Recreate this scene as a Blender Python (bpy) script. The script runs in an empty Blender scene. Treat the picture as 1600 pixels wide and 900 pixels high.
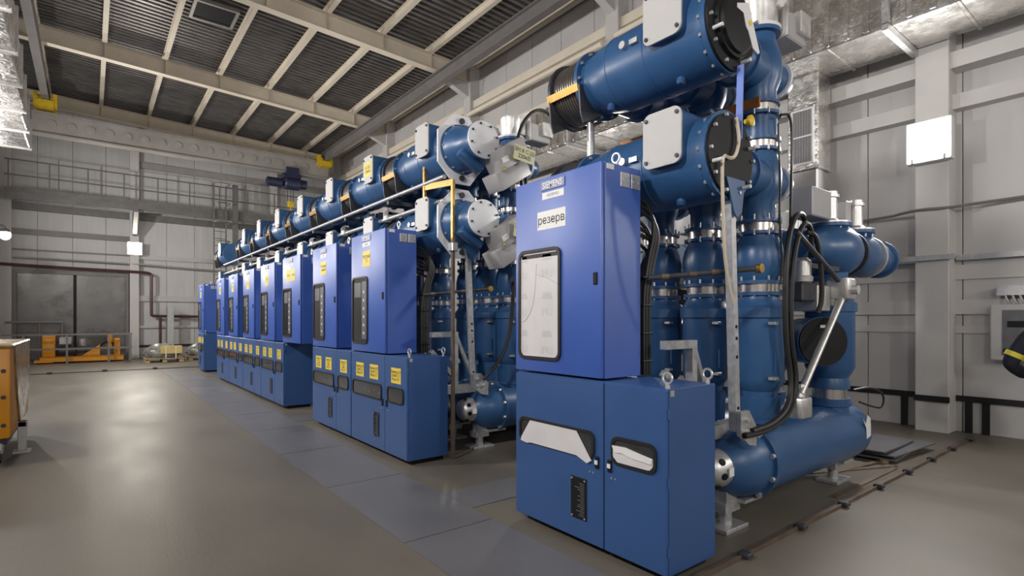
import bpy, bmesh, math, random
from mathutils import Vector, Matrix
random.seed(7)
PI = math.pi
S = bpy.context.scene
COL = S.collection

# ------------------------------------------------------------------ camera / world / exposure
F_PX = 845.0
YAW = math.radians(38.0)          # optical axis turned from +Y (along the row) towards +X (long wall)
cam_d = bpy.data.cameras.new('camera'); cam = bpy.data.objects.new('camera', cam_d); COL.objects.link(cam)
cam.location = (0, 0, 1.55); cam.rotation_euler = (PI/2, 0, -YAW)
cam_d.sensor_width = 36.0; cam_d.lens = 36.0*F_PX/1600.0
cam_d.shift_y = -(450.0-499.0)/1600.0*1.0
cam_d.clip_start = 0.05; cam_d.clip_end = 100
S.camera = cam
w = bpy.data.worlds.new('world'); S.world = w; w.use_nodes = True
w.node_tree.nodes['Background'].inputs[0].default_value = (0.5, 0.55, 0.6, 1)
w.node_tree.nodes['Background'].inputs[1].default_value = 0.05
S.view_settings.view_transform = 'Standard'; S.view_settings.look = 'None'
S.view_settings.gamma = 1.0; S.view_settings.use_curve_mapping = False
S.view_settings.exposure = 0.15
LAMP_W = 165.0                     # watts of one wall floodlight

# ------------------------------------------------------------------ materials
def nd(nt, t, **kw):
    n = nt.nodes.new(t)
    for k, v in kw.items(): setattr(n, k, v)
    return n
def mat(name, col, rough=0.5, metal=0.0, var=0.08, vscale=6.0, bump=0.0, bscale=60.0, rvar=0.0, emit=None, estr=0.0, spec=0.5, alpha=None, stretch=None, coat=0.0):
    m = bpy.data.materials.new(name); m.use_nodes = True
    nt = m.node_tree; b = nt.nodes['Principled BSDF']
    b.inputs['Metallic'].default_value = metal; b.inputs['Roughness'].default_value = rough
    b.inputs['Specular IOR Level'].default_value = spec
    if coat: b.inputs['Coat Weight'].default_value = coat; b.inputs['Coat Roughness'].default_value = 0.15
    tc = nd(nt, 'ShaderNodeTexCoord'); src = tc.outputs['Object']
    if stretch:
        mp = nd(nt, 'ShaderNodeMapping'); mp.inputs['Scale'].default_value = stretch
        nt.links.new(src, mp.inputs['Vector']); src = mp.outputs['Vector']
    no = nd(nt, 'ShaderNodeTexNoise'); no.inputs['Scale'].default_value = vscale; no.inputs['Detail'].default_value = 5
    nt.links.new(src, no.inputs['Vector'])
    cr = nd(nt, 'ShaderNodeValToRGB')
    cr.color_ramp.elements[0].position = 0.3; cr.color_ramp.elements[1].position = 0.7
    cr.color_ramp.elements[0].color = tuple(max(0, c*(1-var)) for c in col) + (1,)
    cr.color_ramp.elements[1].color = tuple(min(1, c*(1+var)) for c in col) + (1,)
    nt.links.new(no.outputs['Fac'], cr.inputs['Fac']); nt.links.new(cr.outputs['Color'], b.inputs['Base Color'])
    if rvar:
        mr = nd(nt, 'ShaderNodeMapRange'); mr.inputs['From Min'].default_value = 0.3; mr.inputs['From Max'].default_value = 0.7
        mr.inputs['To Min'].default_value = max(0.02, rough-rvar); mr.inputs['To Max'].default_value = rough+rvar
        nt.links.new(no.outputs['Fac'], mr.inputs['Value']); nt.links.new(mr.outputs['Result'], b.inputs['Roughness'])
    if bump:
        n2 = nd(nt, 'ShaderNodeTexNoise'); n2.inputs['Scale'].default_value = bscale; n2.inputs['Detail'].default_value = 3
        nt.links.new(src, n2.inputs['Vector'])
        bp = nd(nt, 'ShaderNodeBump'); bp.inputs['Strength'].default_value = bump; bp.inputs['Distance'].default_value = 0.01
        nt.links.new(n2.outputs['Fac'], bp.inputs['Height']); nt.links.new(bp.outputs['Normal'], b.inputs['Normal'])
    if emit:
        b.inputs['Emission Color'].default_value = emit + (1,); b.inputs['Emission Strength'].default_value = estr
    return m
M = {}
M['tank'] = mat('tank_blue_paint', (0.031, 0.097, 0.232), 0.34, 0, 0.08, 4, 0.03, 90, 0.04)
M['cab_up'] = mat('cabinet_violet_blue_powder', (0.036, 0.105, 0.430), 0.43, 0, 0.04, 3, 0.06, 400, 0.03, spec=0.95)
M['cab_lo'] = mat('cabinet_blue_powder', (0.019, 0.078, 0.245), 0.43, 0, 0.05, 3, 0.06, 400, 0.03, spec=0.95)
M['blue_plate'] = mat('logo_plate_blue', (0.02, 0.05, 0.22), 0.35)
M['band'] = mat('brushed_steel_band', (0.62, 0.59, 0.56), 0.26, 0.95, 0.03, 12, 0, 0, 0.02)
M['bellows'] = mat('bellows_steel', (0.36, 0.34, 0.32), 0.3, 0.9, 0.03, 5)
M['galv'] = mat('galvanised_steel', (0.50, 0.50, 0.50), 0.42, 0.6, 0.15, 22, 0.05, 60, 0.08)
M['alu'] = mat('cast_aluminium', (0.66, 0.65, 0.63), 0.38, 0.75, 0.08, 15, 0.08, 80, 0.05)
M['plate_grey'] = mat('light_grey_cover_paint', (0.50, 0.49, 0.48), 0.45, 0, 0.04, 5)
M['plate_white'] = mat('white_cover_paint', (0.72, 0.72, 0.74), 0.4, 0, 0.04, 5)
M['box_grey'] = mat('drive_box_grey', (0.42, 0.41, 0.41), 0.42, 0.1, 0.05, 6)
M['black'] = mat('black_cover', (0.010, 0.010, 0.011), 0.55, 0, 0.15, 8, spec=0.25)
M['rubber'] = mat('black_rubber', (0.012, 0.012, 0.013), 0.5, 0, 0.1, 10)
M['cable'] = mat('black_cable_sheath', (0.012, 0.012, 0.012), 0.48, 0, 0.1, 10)
M['dark_steel'] = mat('dark_primer_steel', (0.055, 0.055, 0.065), 0.45, 0.3, 0.2, 8)
M['brass'] = mat('yellow_passivated_copper', (0.42, 0.25, 0.07), 0.35, 0.7, 0.25, 14, 0, 0, 0.1)
M['copper'] = mat('brown_copper_strip', (0.30, 0.11, 0.03), 0.42, 0.4, 0.2, 6)
M['brown_post'] = mat('brown_flat_bar', (0.16, 0.12, 0.09), 0.5, 0.4, 0.2, 10)
M['yellow'] = mat('yellow_sticker', (0.80, 0.60, 0.08), 0.5, 0, 0.03, 4)
M['sign_cream'] = mat('pale_yellow_sign', (0.62, 0.60, 0.38), 0.5, 0, 0.04, 4)
M['yellow_paint'] = mat('yellow_crane_paint', (0.70, 0.48, 0.02), 0.45, 0, 0.12, 9)
M['white'] = mat('white_label', (0.78, 0.77, 0.76), 0.5, 0, 0.02, 4)
M['film'] = mat('white_protective_film', (0.68, 0.66, 0.67), 0.35, 0, 0.06, 5, 0.15, 14)
M['film_print'] = mat('film_grey_print', (0.57, 0.555, 0.57), 0.4, 0, 0.05, 5)
M['ink'] = mat('black_print', (0.02, 0.02, 0.02), 0.6)
M['ink_grey'] = mat('grey_print', (0.12, 0.12, 0.12), 0.6)
M['glass'] = mat('dark_window_glass', (0.035, 0.037, 0.042), 0.08, 0, 0.3, 3, spec=0.8)
M['instr'] = mat('instrument_grey', (0.13, 0.13, 0.14), 0.4, 0, 0.1, 12)
M['wall'] = mat('wall_sandwich_panel', (0.56, 0.545, 0.535), 0.42, 0, 0.05, 1.2, 0.02, 30, 0.05)
M['wall_far'] = mat('far_wall_panel', (0.55, 0.54, 0.535), 0.5, 0, 0.05, 1.5, stretch=(6, 6, 0.5))
M['column'] = mat('white_painted_column', (0.60, 0.58, 0.56), 0.45, 0, 0.04, 2)
M['beam'] = mat('cream_painted_steel', (0.78, 0.70, 0.58), 0.5, 0, 0.06, 2)
M['runway'] = mat('grey_runway_steel', (0.20, 0.19, 0.185), 0.5, 0.1, 0.1, 3)
M['girder'] = mat('crane_girder_grey', (0.33, 0.31, 0.29), 0.5, 0, 0.1, 2)
M['deck'] = mat('dark_corrugated_zinc', (0.17, 0.16, 0.155), 0.38, 0.55, 0.3, 3, 0.05, 20, 0.1, stretch=(0.6, 5, 1))
M['concrete'] = mat('polished_concrete', (0.150, 0.132, 0.106), 0.46, 0, 0.18, 1.3, 0.08, 45, 0.06, spec=0.35, stretch=(1, 0.45, 1))
M['floor_plate'] = mat('grey_painted_floor_plate', (0.140, 0.138, 0.148), 0.42, 0.0, 0.08, 1.5, 0.03, 30, 0.05)
M['foil'] = mat('crinkled_aluminium_foil', (0.70, 0.68, 0.65), 0.26, 0.9, 0.12, 5, 0.9, 16, 0.08)
M['duct'] = mat('plain_zinc_duct', (0.50, 0.49, 0.48), 0.4, 0.6, 0.1, 5)
M['gate'] = mat('dented_gate_steel', (0.15, 0.145, 0.14), 0.30, 0.65, 0.25, 1.6, 0.8, 1.7, 0.1)
M['maroon'] = mat('maroon_pipe_paint', (0.085, 0.035, 0.03), 0.4, 0, 0.1, 5)
M['walkway'] = mat('grey_walkway_steel', (0.16, 0.155, 0.15), 0.5, 0.2, 0.15, 5)
M['black_strip'] = mat('black_earth_strip', (0.012, 0.011, 0.011), 0.45)
M['orange'] = mat('orange_machine_paint', (0.74, 0.30, 0.012), 0.35, 0, 0.06, 4)
M['wrap'] = mat('brown_stretch_wrap', (0.33, 0.22, 0.11), 0.22, 0, 0.35, 5, 0.9, 9, 0.1)
M['wood'] = mat('pallet_wood', (0.45, 0.33, 0.17), 0.7, 0, 0.2, 6)
M['carton'] = mat('yellowish_carton', (0.62, 0.46, 0.17), 0.6, 0, 0.08, 4)
M['grey_wrap'] = mat('grey_plastic_wrap', (0.22, 0.22, 0.20), 0.3, 0, 0.5, 7, 0.9, 10)
M['lamp'] = mat('lamp_diffuser', (0.9, 0.9, 0.9), 0.4, emit=(1.0, 0.97, 0.92), estr=7.0)
M['lamp_far'] = mat('lamp_diffuser_warm', (0.9, 0.9, 0.85), 0.4, emit=(1.0, 0.93, 0.80), estr=9.0)
M['bulb'] = mat('frosted_bulb_glass', (0.9, 0.9, 0.95), 0.3, emit=(0.85, 0.92, 1.0), estr=1.2)
M['navy'] = mat('navy_work_cloth', (0.012, 0.014, 0.028), 0.8, 0, 0.2, 20, 0.2, 60)
M['hi_vis'] = mat('hi_vis_tape', (0.70, 0.62, 0.05), 0.5)
M['skin'] = mat('skin', (0.50, 0.30, 0.21), 0.5)
M['hair'] = mat('dark_hair', (0.02, 0.015, 0.012), 0.6)
M['motor_blue'] = mat('dark_blue_hoist', (0.025, 0.03, 0.075), 0.4, 0.1, 0.2, 6)
M['beige_tape'] = mat('beige_strap', (0.60, 0.52, 0.40), 0.55)
M['blue_strap'] = mat('light_blue_bar', (0.16, 0.25, 0.66), 0.4)

# ------------------------------------------------------------------ mesh building helpers
def basis(d):
    d = Vector(d).normalized()
    a = Vector((0, 0, 1)) if abs(d.z) < 0.9 else Vector((1, 0, 0))
    u = d.cross(a).normalized(); v = d.cross(u).normalized()
    return d, u, v
class MB:
    def __init__(s): s.v = []; s.f = []
    def add(s, vs, fs):
        o = len(s.v); s.v += [tuple(p) for p in vs]; s.f += [tuple(i+o for i in f) for f in fs]; return s
    def box(s, x0, x1, y0, y1, z0, z1, M4=None):
        vs = [Vector((x, y, z)) for x in (x0, x1) for y in (y0, y1) for z in (z0, z1)]
        if M4 is not None: vs = [M4 @ p for p in vs]
        return s.add(vs, [(0,1,3,2),(4,6,7,5),(0,4,5,1),(2,3,7,6),(0,2,6,4),(1,5,7,3)])
    def rbox(s, x0, x1, y0, y1, z0, z1, r=0.01, seg=2, M4=None):
        bm = bmesh.new(); bmesh.ops.create_cube(bm, size=1)
        for p in bm.verts:
            p.co = Vector((x0+(p.co.x+.5)*(x1-x0), y0+(p.co.y+.5)*(y1-y0), z0+(p.co.z+.5)*(z1-z0)))
        bmesh.ops.bevel(bm, geom=bm.edges[:], offset=r, segments=seg, profile=0.5, affect='EDGES')
        bm.verts.index_update()
        vs = [p.co.copy() for p in bm.verts]
        if M4 is not None: vs = [M4 @ p for p in vs]
        s.add(vs, [tuple(q.index for q in f.verts) for f in bm.faces]); bm.free(); return s
    def bar(s, p0, p1, w, h=None, up=(0, 0, 1)):          # rectangular bar between two points
        h = h or w; p0 = Vector(p0); p1 = Vector(p1); d = (p1-p0); L = d.length; d.normalize()
        upv = Vector(up)
        if abs(d.dot(upv)) > 0.95: upv = Vector((1, 0, 0))
        a = d.cross(upv).normalized(); b = a.cross(d).normalized()
        vs = [p0+d*t*L+a*i*w/2+b*j*h/2 for t in (0, 1) for i in (-1, 1) for j in (-1, 1)]
        return s.add(vs, [(0,1,3,2),(4,6,7,5),(0,4,5,1),(2,3,7,6),(0,2,6,4),(1,5,7,3)])
    def lathe(s, o, d, prof, n=28, cap=True):             # prof: (t along d, radius)
        d, u, v = basis(d); o = Vector(o); vs = []; fs = []
        for t, r in prof:
            for k in range(n):
                a = 2*PI*k/n; vs.append(o+d*t+(u*math.cos(a)+v*math.sin(a))*max(r, 1e-4))
        for i in range(len(prof)-1):
            for k in range(n):
                k2 = (k+1) % n; fs.append((i*n+k, (i+1)*n+k, (i+1)*n+k2, i*n+k2))
        if cap:
            fs.append(tuple(range(n))); fs.append(tuple((len(prof)-1)*n+k for k in reversed(range(n))))
        return s.add(vs, fs)
    def cyl(s, p0, p1, r, r2=None, n=16):
        p0 = Vector(p0); p1 = Vector(p1); d = p1-p0
        return s.lathe(p0, d, [(0, r), (d.length, r if r2 is None else r2)], n)
    def tube(s, pts, r, n=8, smooth=3):
        P = [Vector(p) for p in pts]
        for _ in range(smooth):                            # Chaikin corner cutting
            Q = [P[0]]
            for a, b in zip(P, P[1:]): Q += [a*0.75+b*0.25, a*0.25+b*0.75]
            P = Q + [P[-1]]
        T = [(P[min(i+1, len(P)-1)]-P[max(i-1, 0)]).normalized() for i in range(len(P))]
        _, u, v = basis(T[0]); vs = []; fs = []
        for i, p in enumerate(P):
            u = (u - T[i]*u.dot(T[i])).normalized(); v = T[i].cross(u)
            for k in range(n):
                a = 2*PI*k/n; vs.append(p+(u*math.cos(a)+v*math.sin(a))*r)
        for i in range(len(P)-1):
            for k in range(n):
                k2 = (k+1) % n; fs.append((i*n+k, i*n+k2, (i+1)*n+k2, (i+1)*n+k))
        fs.append(tuple(reversed(range(n)))); fs.append(tuple((len(P)-1)*n+k for k in range(n)))
        return s.add(vs, fs)
    def prism(s, poly, o, U, V, depth):                   # poly in (u,v); extruded along U x V by depth
        U = Vector(U); V = Vector(V); N = U.cross(V); o = Vector(o); n = len(poly)
        a = [o+U*p[0]+V*p[1] for p in poly]; b = [q+N*depth for q in a]
        fs = [tuple(reversed(range(n))), tuple(n+i for i in range(n))]
        for i in range(n): j = (i+1) % n; fs.append((i, j, n+j, n+i))
        return s.add(a+b, fs)
    def ring(s, outer, inner, o, U, V, depth):            # frame between two loops of equal count
        U = Vector(U); V = Vector(V); N = U.cross(V); o = Vector(o); n = len(outer)
        vs = []
        for L, z in ((outer, 0), (inner, 0), (outer, depth), (inner, depth)):
            vs += [o+U*p[0]+V*p[1]+N*z for p in L]
        fs = []
        for i in range(n):
            j = (i+1) % n
            fs += [(2*n+i, 2*n+j, 3*n+j, 3*n+i), (i, j, 2*n+j, 2*n+i), (n+j, n+i, 3*n+i, 3*n+j), (j, i, n+i, n+j)]
        return s.add(vs, fs)
def rrect(w, h, r, n=5):
    L = []
    for cx, cy, a0 in ((w/2-r, h/2-r, 0), (-w/2+r, h/2-r, PI/2), (-w/2+r, -h/2+r, PI), (w/2-r, -h/2+r, 1.5*PI)):
        for k in range(n+1):
            a = a0+PI/2*k/n; L.append((cx+r*math.cos(a), cy+r*math.sin(a)))
    return L
FX = (Vector((0, -1, 0)), Vector((0, 0, 1)))               # plane facing -X (aisle): u = -Y, v = Z
FY = (Vector((1, 0, 0)), Vector((0, 0, 1)))                # plane facing -Y

def mesh_obj(name, mb, m, base=(0, 0, 0), angle=35):
    me = bpy.data.meshes.new(name); b = Vector(base)
    me.from_pydata([tuple(Vector(p)-b) for p in mb.v], [], mb.f)
    bm = bmesh.new(); bm.from_mesh(me); bmesh.ops.recalc_face_normals(bm, faces=bm.faces[:]); bm.to_mesh(me); bm.free()
    me.shade_smooth(); me.set_sharp_from_angle(angle=math.radians(angle))
    me.materials.append(M[m]); o = bpy.data.objects.new(name, me); COL.objects.link(o); return o
def thing(name, label, cat, base, group=None):
    o = bpy.data.objects.new(name, None); COL.objects.link(o); o.location = base; o.empty_display_size = 0.1
    o['label'] = label; o['category'] = cat
    if group: o['group'] = group
    return o
def worldloc(o):
    p = Vector(o.location)
    while o.parent: o = o.parent; p = p+Vector(o.location)
    return p
STUFF = {'screws', 'rivets', 'flange_bolts', 'bolts', 'cover_bolts', 'big_bolts', 'print_lines', 'slot_holes', 'head_bolts', 'bracket_bolts', 'film_print', 'lettering', 'fittings', 'grille_vanes', 'indicator_row', 'gauge', 'indicator', 'vent_hole'}
def part(name, mb, m, parent, label=None):
    o = mesh_obj(name, mb, m, worldloc(parent)); o.parent = parent
    if label: o['label'] = label
    if name in STUFF: o['kind'] = 'stuff'
    return o
def single(name, mb, m, label, cat, base, group=None):
    o = mesh_obj(name, mb, m, base); o.location = base; o['label'] = label; o['category'] = cat
    if group: o['group'] = group
    return o
def struct(name, mb, m, base=(0, 0, 0)):
    o = mesh_obj(name, mb, m, base); o.location = base; o['kind'] = 'structure'; return o
def copy_tree(o, off, label=None, parent=None):
    c = o.copy(); COL.objects.link(c); c.parent = parent
    if parent is None: c.location = Vector(o.location)+Vector(off)
    if label: c['label'] = label
    for ch in list(o.children): copy_tree(ch, off, None, c)
    return c
def text_mb(body, size, o, U, V, lift=0.0, align='CENTER', bold=0.0, mirror=False, sx=1.0):
    cu = bpy.data.curves.new('t', 'FONT'); cu.body = body; cu.size = size; cu.align_x = align; cu.align_y = 'CENTER'
    cu.offset = bold; cu.resolution_u = 2; cu.space_line = 0.95
    ob = bpy.data.objects.new('t', cu); COL.objects.link(ob)
    dg = bpy.context.evaluated_depsgraph_get(); dg.update()
    me = bpy.data.meshes.new_from_object(ob.evaluated_get(dg))
    N = Vector(U).cross(Vector(V)); mb = MB(); s = -1 if mirror else 1
    mb.add([Vector(o)+Vector(U)*p.co.x*s*sx+Vector(V)*p.co.y+N*lift for p in me.vertices], [tuple(f.vertices) for f in me.polygons])
    bpy.data.objects.remove(ob); bpy.data.meshes.remove(me); bpy.data.curves.remove(cu)
    return mb
ORD = ['first', 'second', 'third', 'fourth', 'fifth', 'sixth', 'seventh', 'eighth', 'ninth']

# ------------------------------------------------------------------ room shell
XL, XR, YB, YF = -2.5, 9.5, -6.0, 26.3
def roof_z(x): return 8.80+0.04*(9.15-x)          # underside of the roof beams
mb = MB().box(XL-.2, XR+.2, YB-.2, YF+.2, -0.3, 0.0); floor = struct('floor', mb, 'concrete')
# steel cover plates in the aisle in front of the cabinets
y = -5.9; k = 0
while y < 19.4:
    L = 1.55; part('floor_plate', MB().box(1.715, 2.46, y+.006, min(y+L, 19.5)-.006, -.01, 0.006), 'floor_plate', floor); y += L
for (y0, y1, x1) in ((3.70, 4.18, 9.0), (8.45, 8.95, 9.0), (16.6, 17.1, 9.0), (0.95, 1.35, 2.47)):
    x = 2.475
    while x < x1-.1:
        part('floor_plate', MB().box(x+.005, min(x+1.5, x1)-.005, y0, y1, -.01, 0.005), 'floor_plate', floor); x += 1.5
# right (long) wall: panels, columns, girts
wr = struct('wall_right', MB().box(XR+.02, XR+.2, YB, YF, 0, 9.8), 'wall')
y = YB
while y < YF-.05:
    part('wall_panel', MB().rbox(XR-.02, XR+.03, y+.006, min(y+1.15, YF)-.006, 0.0, 9.5, .006, 1), 'wall', wr); y += 1.15
COLY = [-3.55, 2.31, 8.1, 13.95, 19.8, 25.65]
for cy in COLY:
    part('column', MB().rbox(9.13, XR, cy-.19, cy+.19, 0, 9.3, .008, 1), 'column', wr)
    part('column_bracket', MB().prism([(0, 0), (0, .45), (-.75, .45), (-.75, .3)], (9.13, cy+.1, 8.35), (1, 0, 0), (0, 0, 1), .2), 'column', wr)
for i in range(len(COLY)-1):
    y0, y1 = COLY[i]+.19, COLY[i+1]-.19
    part('girt', MB().box(XR-.2, XR, y0, y1, 4.42, 4.62), 'column', wr)
    part('girt', MB().box(XR-.3, XR, y0, y1, 4.95, 5.17), 'column', wr)
    part('girt', MB().box(XR-.07, XR, y0, y1, 1.62, 1.82), 'column', wr)
    part('girt', MB().box(XR-.05, XR, y0, y1, 2.1, 2.3), 'column', wr)
    part('girt', MB().box(XR-.05, XR, y0, y1, 1.36, 1.46), 'column', wr)
    part('girt', MB().box(XR-.24, XR-.02, y0, y1, 6.95, 7.15), 'beam', wr)
    part('girt', MB().box(XR-.26, XR, y0, y1, 8.0, 8.22), 'beam', wr)
    part('strut_pipe', MB().cyl((9.05, y0, 7.72), (9.05, y1, 7.75), .07, n=12), 'beam', wr)
for (a, b) in (((9.3, 8.3, 5.3), (9.3, 10.9, 6.95)), ((9.3, 13.7, 5.3), (9.3, 11.1, 6.95))):
    part('brace', MB().bar(a, b, .12, .12), 'column', wr)
# black earth strip along the long wall with drops
part('earth_strip', MB().box(XR-.045, XR-.02, YB, YF, .42, .50), 'black_strip', wr)
for cy in COLY:
    part('earth_strip', MB().box(9.105, 9.132, cy-.2, cy+.2, .42, .50), 'black_strip', wr)
for yy in (2.72, 1.98, 1.80):
    part('earth_drop', MB().box(XR-.05, XR-.02, yy-.04, yy+.04, 0, .44), 'black_strip', wr)
# far wall
wf = struct('wall_far', MB().box(XL-.2, XR+.2, YF+.02, YF+.2, 0, 10.2), 'wall_far')
x = XL
while x < XR-.05:
    part('wall_panel', MB().rbox(x+.006, min(x+1.0, XR)-.006, YF-.02, YF+.03, 0, 9.9, .006, 1), 'wall_far', wf); x += 1.0
for cx in (-2.33, 1.40, 6.6):
    part('column', MB().rbox(cx-.15, cx+.15, YF-.32, YF, 0, 9.2, .008, 1), 'column', wf)
for z0, z1, m_ in ((3.95, 4.12, 'galv'), (2.28, 2.5, 'galv'), (1.2, 1.3, 'galv'), (7.6, 7.85, 'girder')):
    part('girt', MB().box(1.56, XR, YF-.12, YF, z0, z1), m_, wf)
part('girt', MB().box(XL+.3, 1.25, YF-.14, YF, 4.62, 4.82), 'runway', wf)
part('girt', MB().box(XL+.3, 1.25, YF-.1, YF, 4.05, 4.1), 'runway', wf)
part('earth_strip', MB().box(1.56, XR, YF-.05, YF-.02, .42, .52), 'black_strip', wf)
wl = struct('wall_left', MB().box(XL-.2, XL, YB, YF, 0, 10.2), 'wall')
wb = struct('wall_back', MB().box(XL-.2, XR+.2, YB-.2, YB, 0, 10.2), 'wall')
# gate in the far wall
gt = struct('door_1', MB().box(-2.2, 1.22, YF-.10, YF-.021, 0.0, 3.35), 'runway')
for x0, x1 in ((-2.05, -.47), (-.39, 1.12)):
    part('gate_leaf', MB().rbox(x0, x1, YF-.15, YF-.09, .06, 3.22, .01, 1), 'gate', gt)
part('gate_seam', MB().box(-.47, -.39, YF-.135, YF-.09, .05, 3.25), 'black', gt)
for x0, x1, z0, z1 in ((-2.2, -2.05, 0, 3.35), (1.12, 1.22, 0, 3.35), (-2.05, 1.12, 3.22, 3.35)):
    part('gate_frame', MB().box(x0, x1, YF-.18, YF-.1, z0, z1), 'runway', gt)

# ceiling: corrugated deck, purlins, beams
mb = MB(); prof = []; y = YB
while y < YF:
    prof += [(y, 0), (y+.09, 0), (y+.11, .06), (y+.19, .06)]; y += .21
xs = [XL, 3.0, XR]
vs = []; fs = []
for x in xs:
    for (yy, dz) in prof: vs.append((x, yy, roof_z(x)+.66+dz))
n = len(prof)
for i in range(len(xs)-1):
    for k in range(n-1): fs.append((i*n+k, i*n+k+1, (i+1)*n+k+1, (i+1)*n+k))
mb.add(vs, fs); ceil = struct('ceiling', mb, 'deck')
struct('trim_1', MB().add([(XL-.2, YB-.2, roof_z(XL)+.85), (XR+.2, YB-.2, roof_z(XR)+.85), (XR+.2, YF+.2, roof_z(XR)+.85), (XL-.2, YF+.2, roof_z(XL)+.85)], [(0, 1, 2, 3)]), 'deck')
def ibeam(mb, p0, p1, w, h, tf=.02, tw=.014):
    p0 = Vector(p0); p1 = Vector(p1); z = Vector((0, 0, 1))
    mb.bar(p0+z*tf/2, p1+z*tf/2, w, tf); mb.bar(p0+z*(h-tf/2), p1+z*(h-tf/2), w, tf); mb.bar(p0+z*h/2, p1+z*h/2, tw, h-2*tf)
for i in range(9):
    px = 9.35-1.5*i
    if px < XL: break
    mb = MB(); ibeam(mb, (px, YB, roof_z(px)+.46), (px, YF, roof_z(px)+.46), .12, .2)
    part('purlin', mb, 'beam', ceil)
for cy in COLY:
    mb = MB(); ibeam(mb, (XL, cy, roof_z(XL)), (9.3, cy, roof_z(9.3)), .24, .46, .025)
    for i in range(9):
        px = 9.35-1.5*i
        if XL < px < 9.2: mb.box(px-.006, px+.006, cy-.11, cy+.11, roof_z(px)+.02, roof_z(px)+.44)
    part('roof_beam', mb, 'beam', ceil)
hx, hy = 2.6, 16.1
mb = MB().box(hx-.45, hx+.45, hy-.45, hy+.45, roof_z(hx)+.56, roof_z(hx)+.60); hp = part('roof_hatch', mb, 'black', ceil)
mb = MB().ring([(-.52, -.52), (.52, -.52), (.52, .52), (-.52, .52)], [(-.45, -.45), (.45, -.45), (.45, .45), (-.45, .45)], (hx, hy, roof_z(hx)+.52), (1, 0, 0), (0, 1, 0), .1)
part('hatch_frame', mb, 'duct', ceil)

# crane runways (underslung) and bridge
def runway(x, z0, lab):
    mb = MB(); ibeam(mb, (x, YB+.3, z0), (x, 25.2, z0), .2, .38, .03, .02)
    r = thing('crane_runway', lab, 'crane runway', (x, YB+.3, z0)); part('beam', mb, 'runway', r)
    for cy in COLY: part('hanger', MB().box(x-.09, x+.09, cy-.07, cy+.07, z0+.38, roof_z(x)+.03), 'runway', r)
    part('end_stop', MB().box(x-.14, x+.14, 25.1, 25.25, z0-.05, z0+.35), 'yellow_paint', r)
runway(8.1, 8.44, 'long grey crane runway beam under the roof beside the right wall columns')
runway(-1.15, 8.80, 'grey crane runway beam at the upper left with a yellow end stop')
cr = thing('bridge_crane', 'grey crane bridge girder spanning the hall before the far wall', 'crane', (3.5, 23.9, 7.7))
part('girder', MB().box(-1.5, 8.3, 23.8, 23.98, 7.75, 8.40), 'girder', cr)
part('flange', MB().box(-1.5, 8.3, 23.7, 24.08, 7.70, 7.75), 'girder', cr)
part('flange', MB().box(-1.5, 8.3, 23.7, 24.08, 8.40, 8.44), 'girder', cr)
for i in range(17):
    xx = -1.0+i*.52
    part('stiffener_disc', MB().cyl((xx, 23.77, 8.1), (xx, 23.81, 8.1), .13, n=16), 'duct' if i % 3 else 'girder', cr)
for xx, zz in ((8.1, 8.44), (-1.15, 8.8)):
    mb = MB().box(xx-.22, xx+.22, 23.45, 24.35, zz-.25, zz-.02)
    for yy in (23.6, 24.2):
        for s in (-1, 1): mb.cyl((xx+s*.13, yy, zz+.05), (xx+s*.2, yy, zz+.05), .1, n=12)
    mb.box(xx-.3, xx-.2, 23.5, 24.3, zz-.2, zz+.22).box(xx+.2, xx+.3, 23.5, 24.3, zz-.2, zz+.22)
    part('end_carriage', mb, 'yellow_paint', cr)
hoist = thing('chain_hoist', 'dark blue electric hoist hanging under the crane bridge girder', 'hoist', (6.75, 23.9, 6.9))
part('motor', MB().lathe((5.75, 23.85, 7.28), (1, 0, 0), [(0, .12), (.04, .19), (.6, .19), (.66, .1), (.8, .1)], 18), 'motor_blue', hoist)
part('drum', MB().lathe((6.45, 23.85, 7.32), (1, 0, 0), [(0, .24), (.05, .28), (.6, .28), (.65, .2), (.9, .2), (.94, .1)], 18), 'motor_blue', hoist)
part('trolley', MB().box(6.4, 7.1, 23.65, 24.15, 7.5, 7.7).box(6.5, 7.0, 23.62, 23.7, 7.5, 7.95), 'motor_blue', hoist)
for i in range(3): part('chain', MB().cyl((6.6+.12*i, 23.85, 6.55), (6.6+.12*i, 23.85, 7.2), .014, n=6), 'dark_steel', hoist)
part('hook_block', MB().rbox(6.6, 6.85, 23.78, 23.92, 6.3, 6.56, .04).tube([(6.72, 23.85, 6.3), (6.72, 23.85, 6.2), (6.82, 23.85, 6.12), (6.72, 23.85, 6.04), (6.64, 23.85, 6.12)], .022), 'yellow_paint', hoist)

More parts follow.
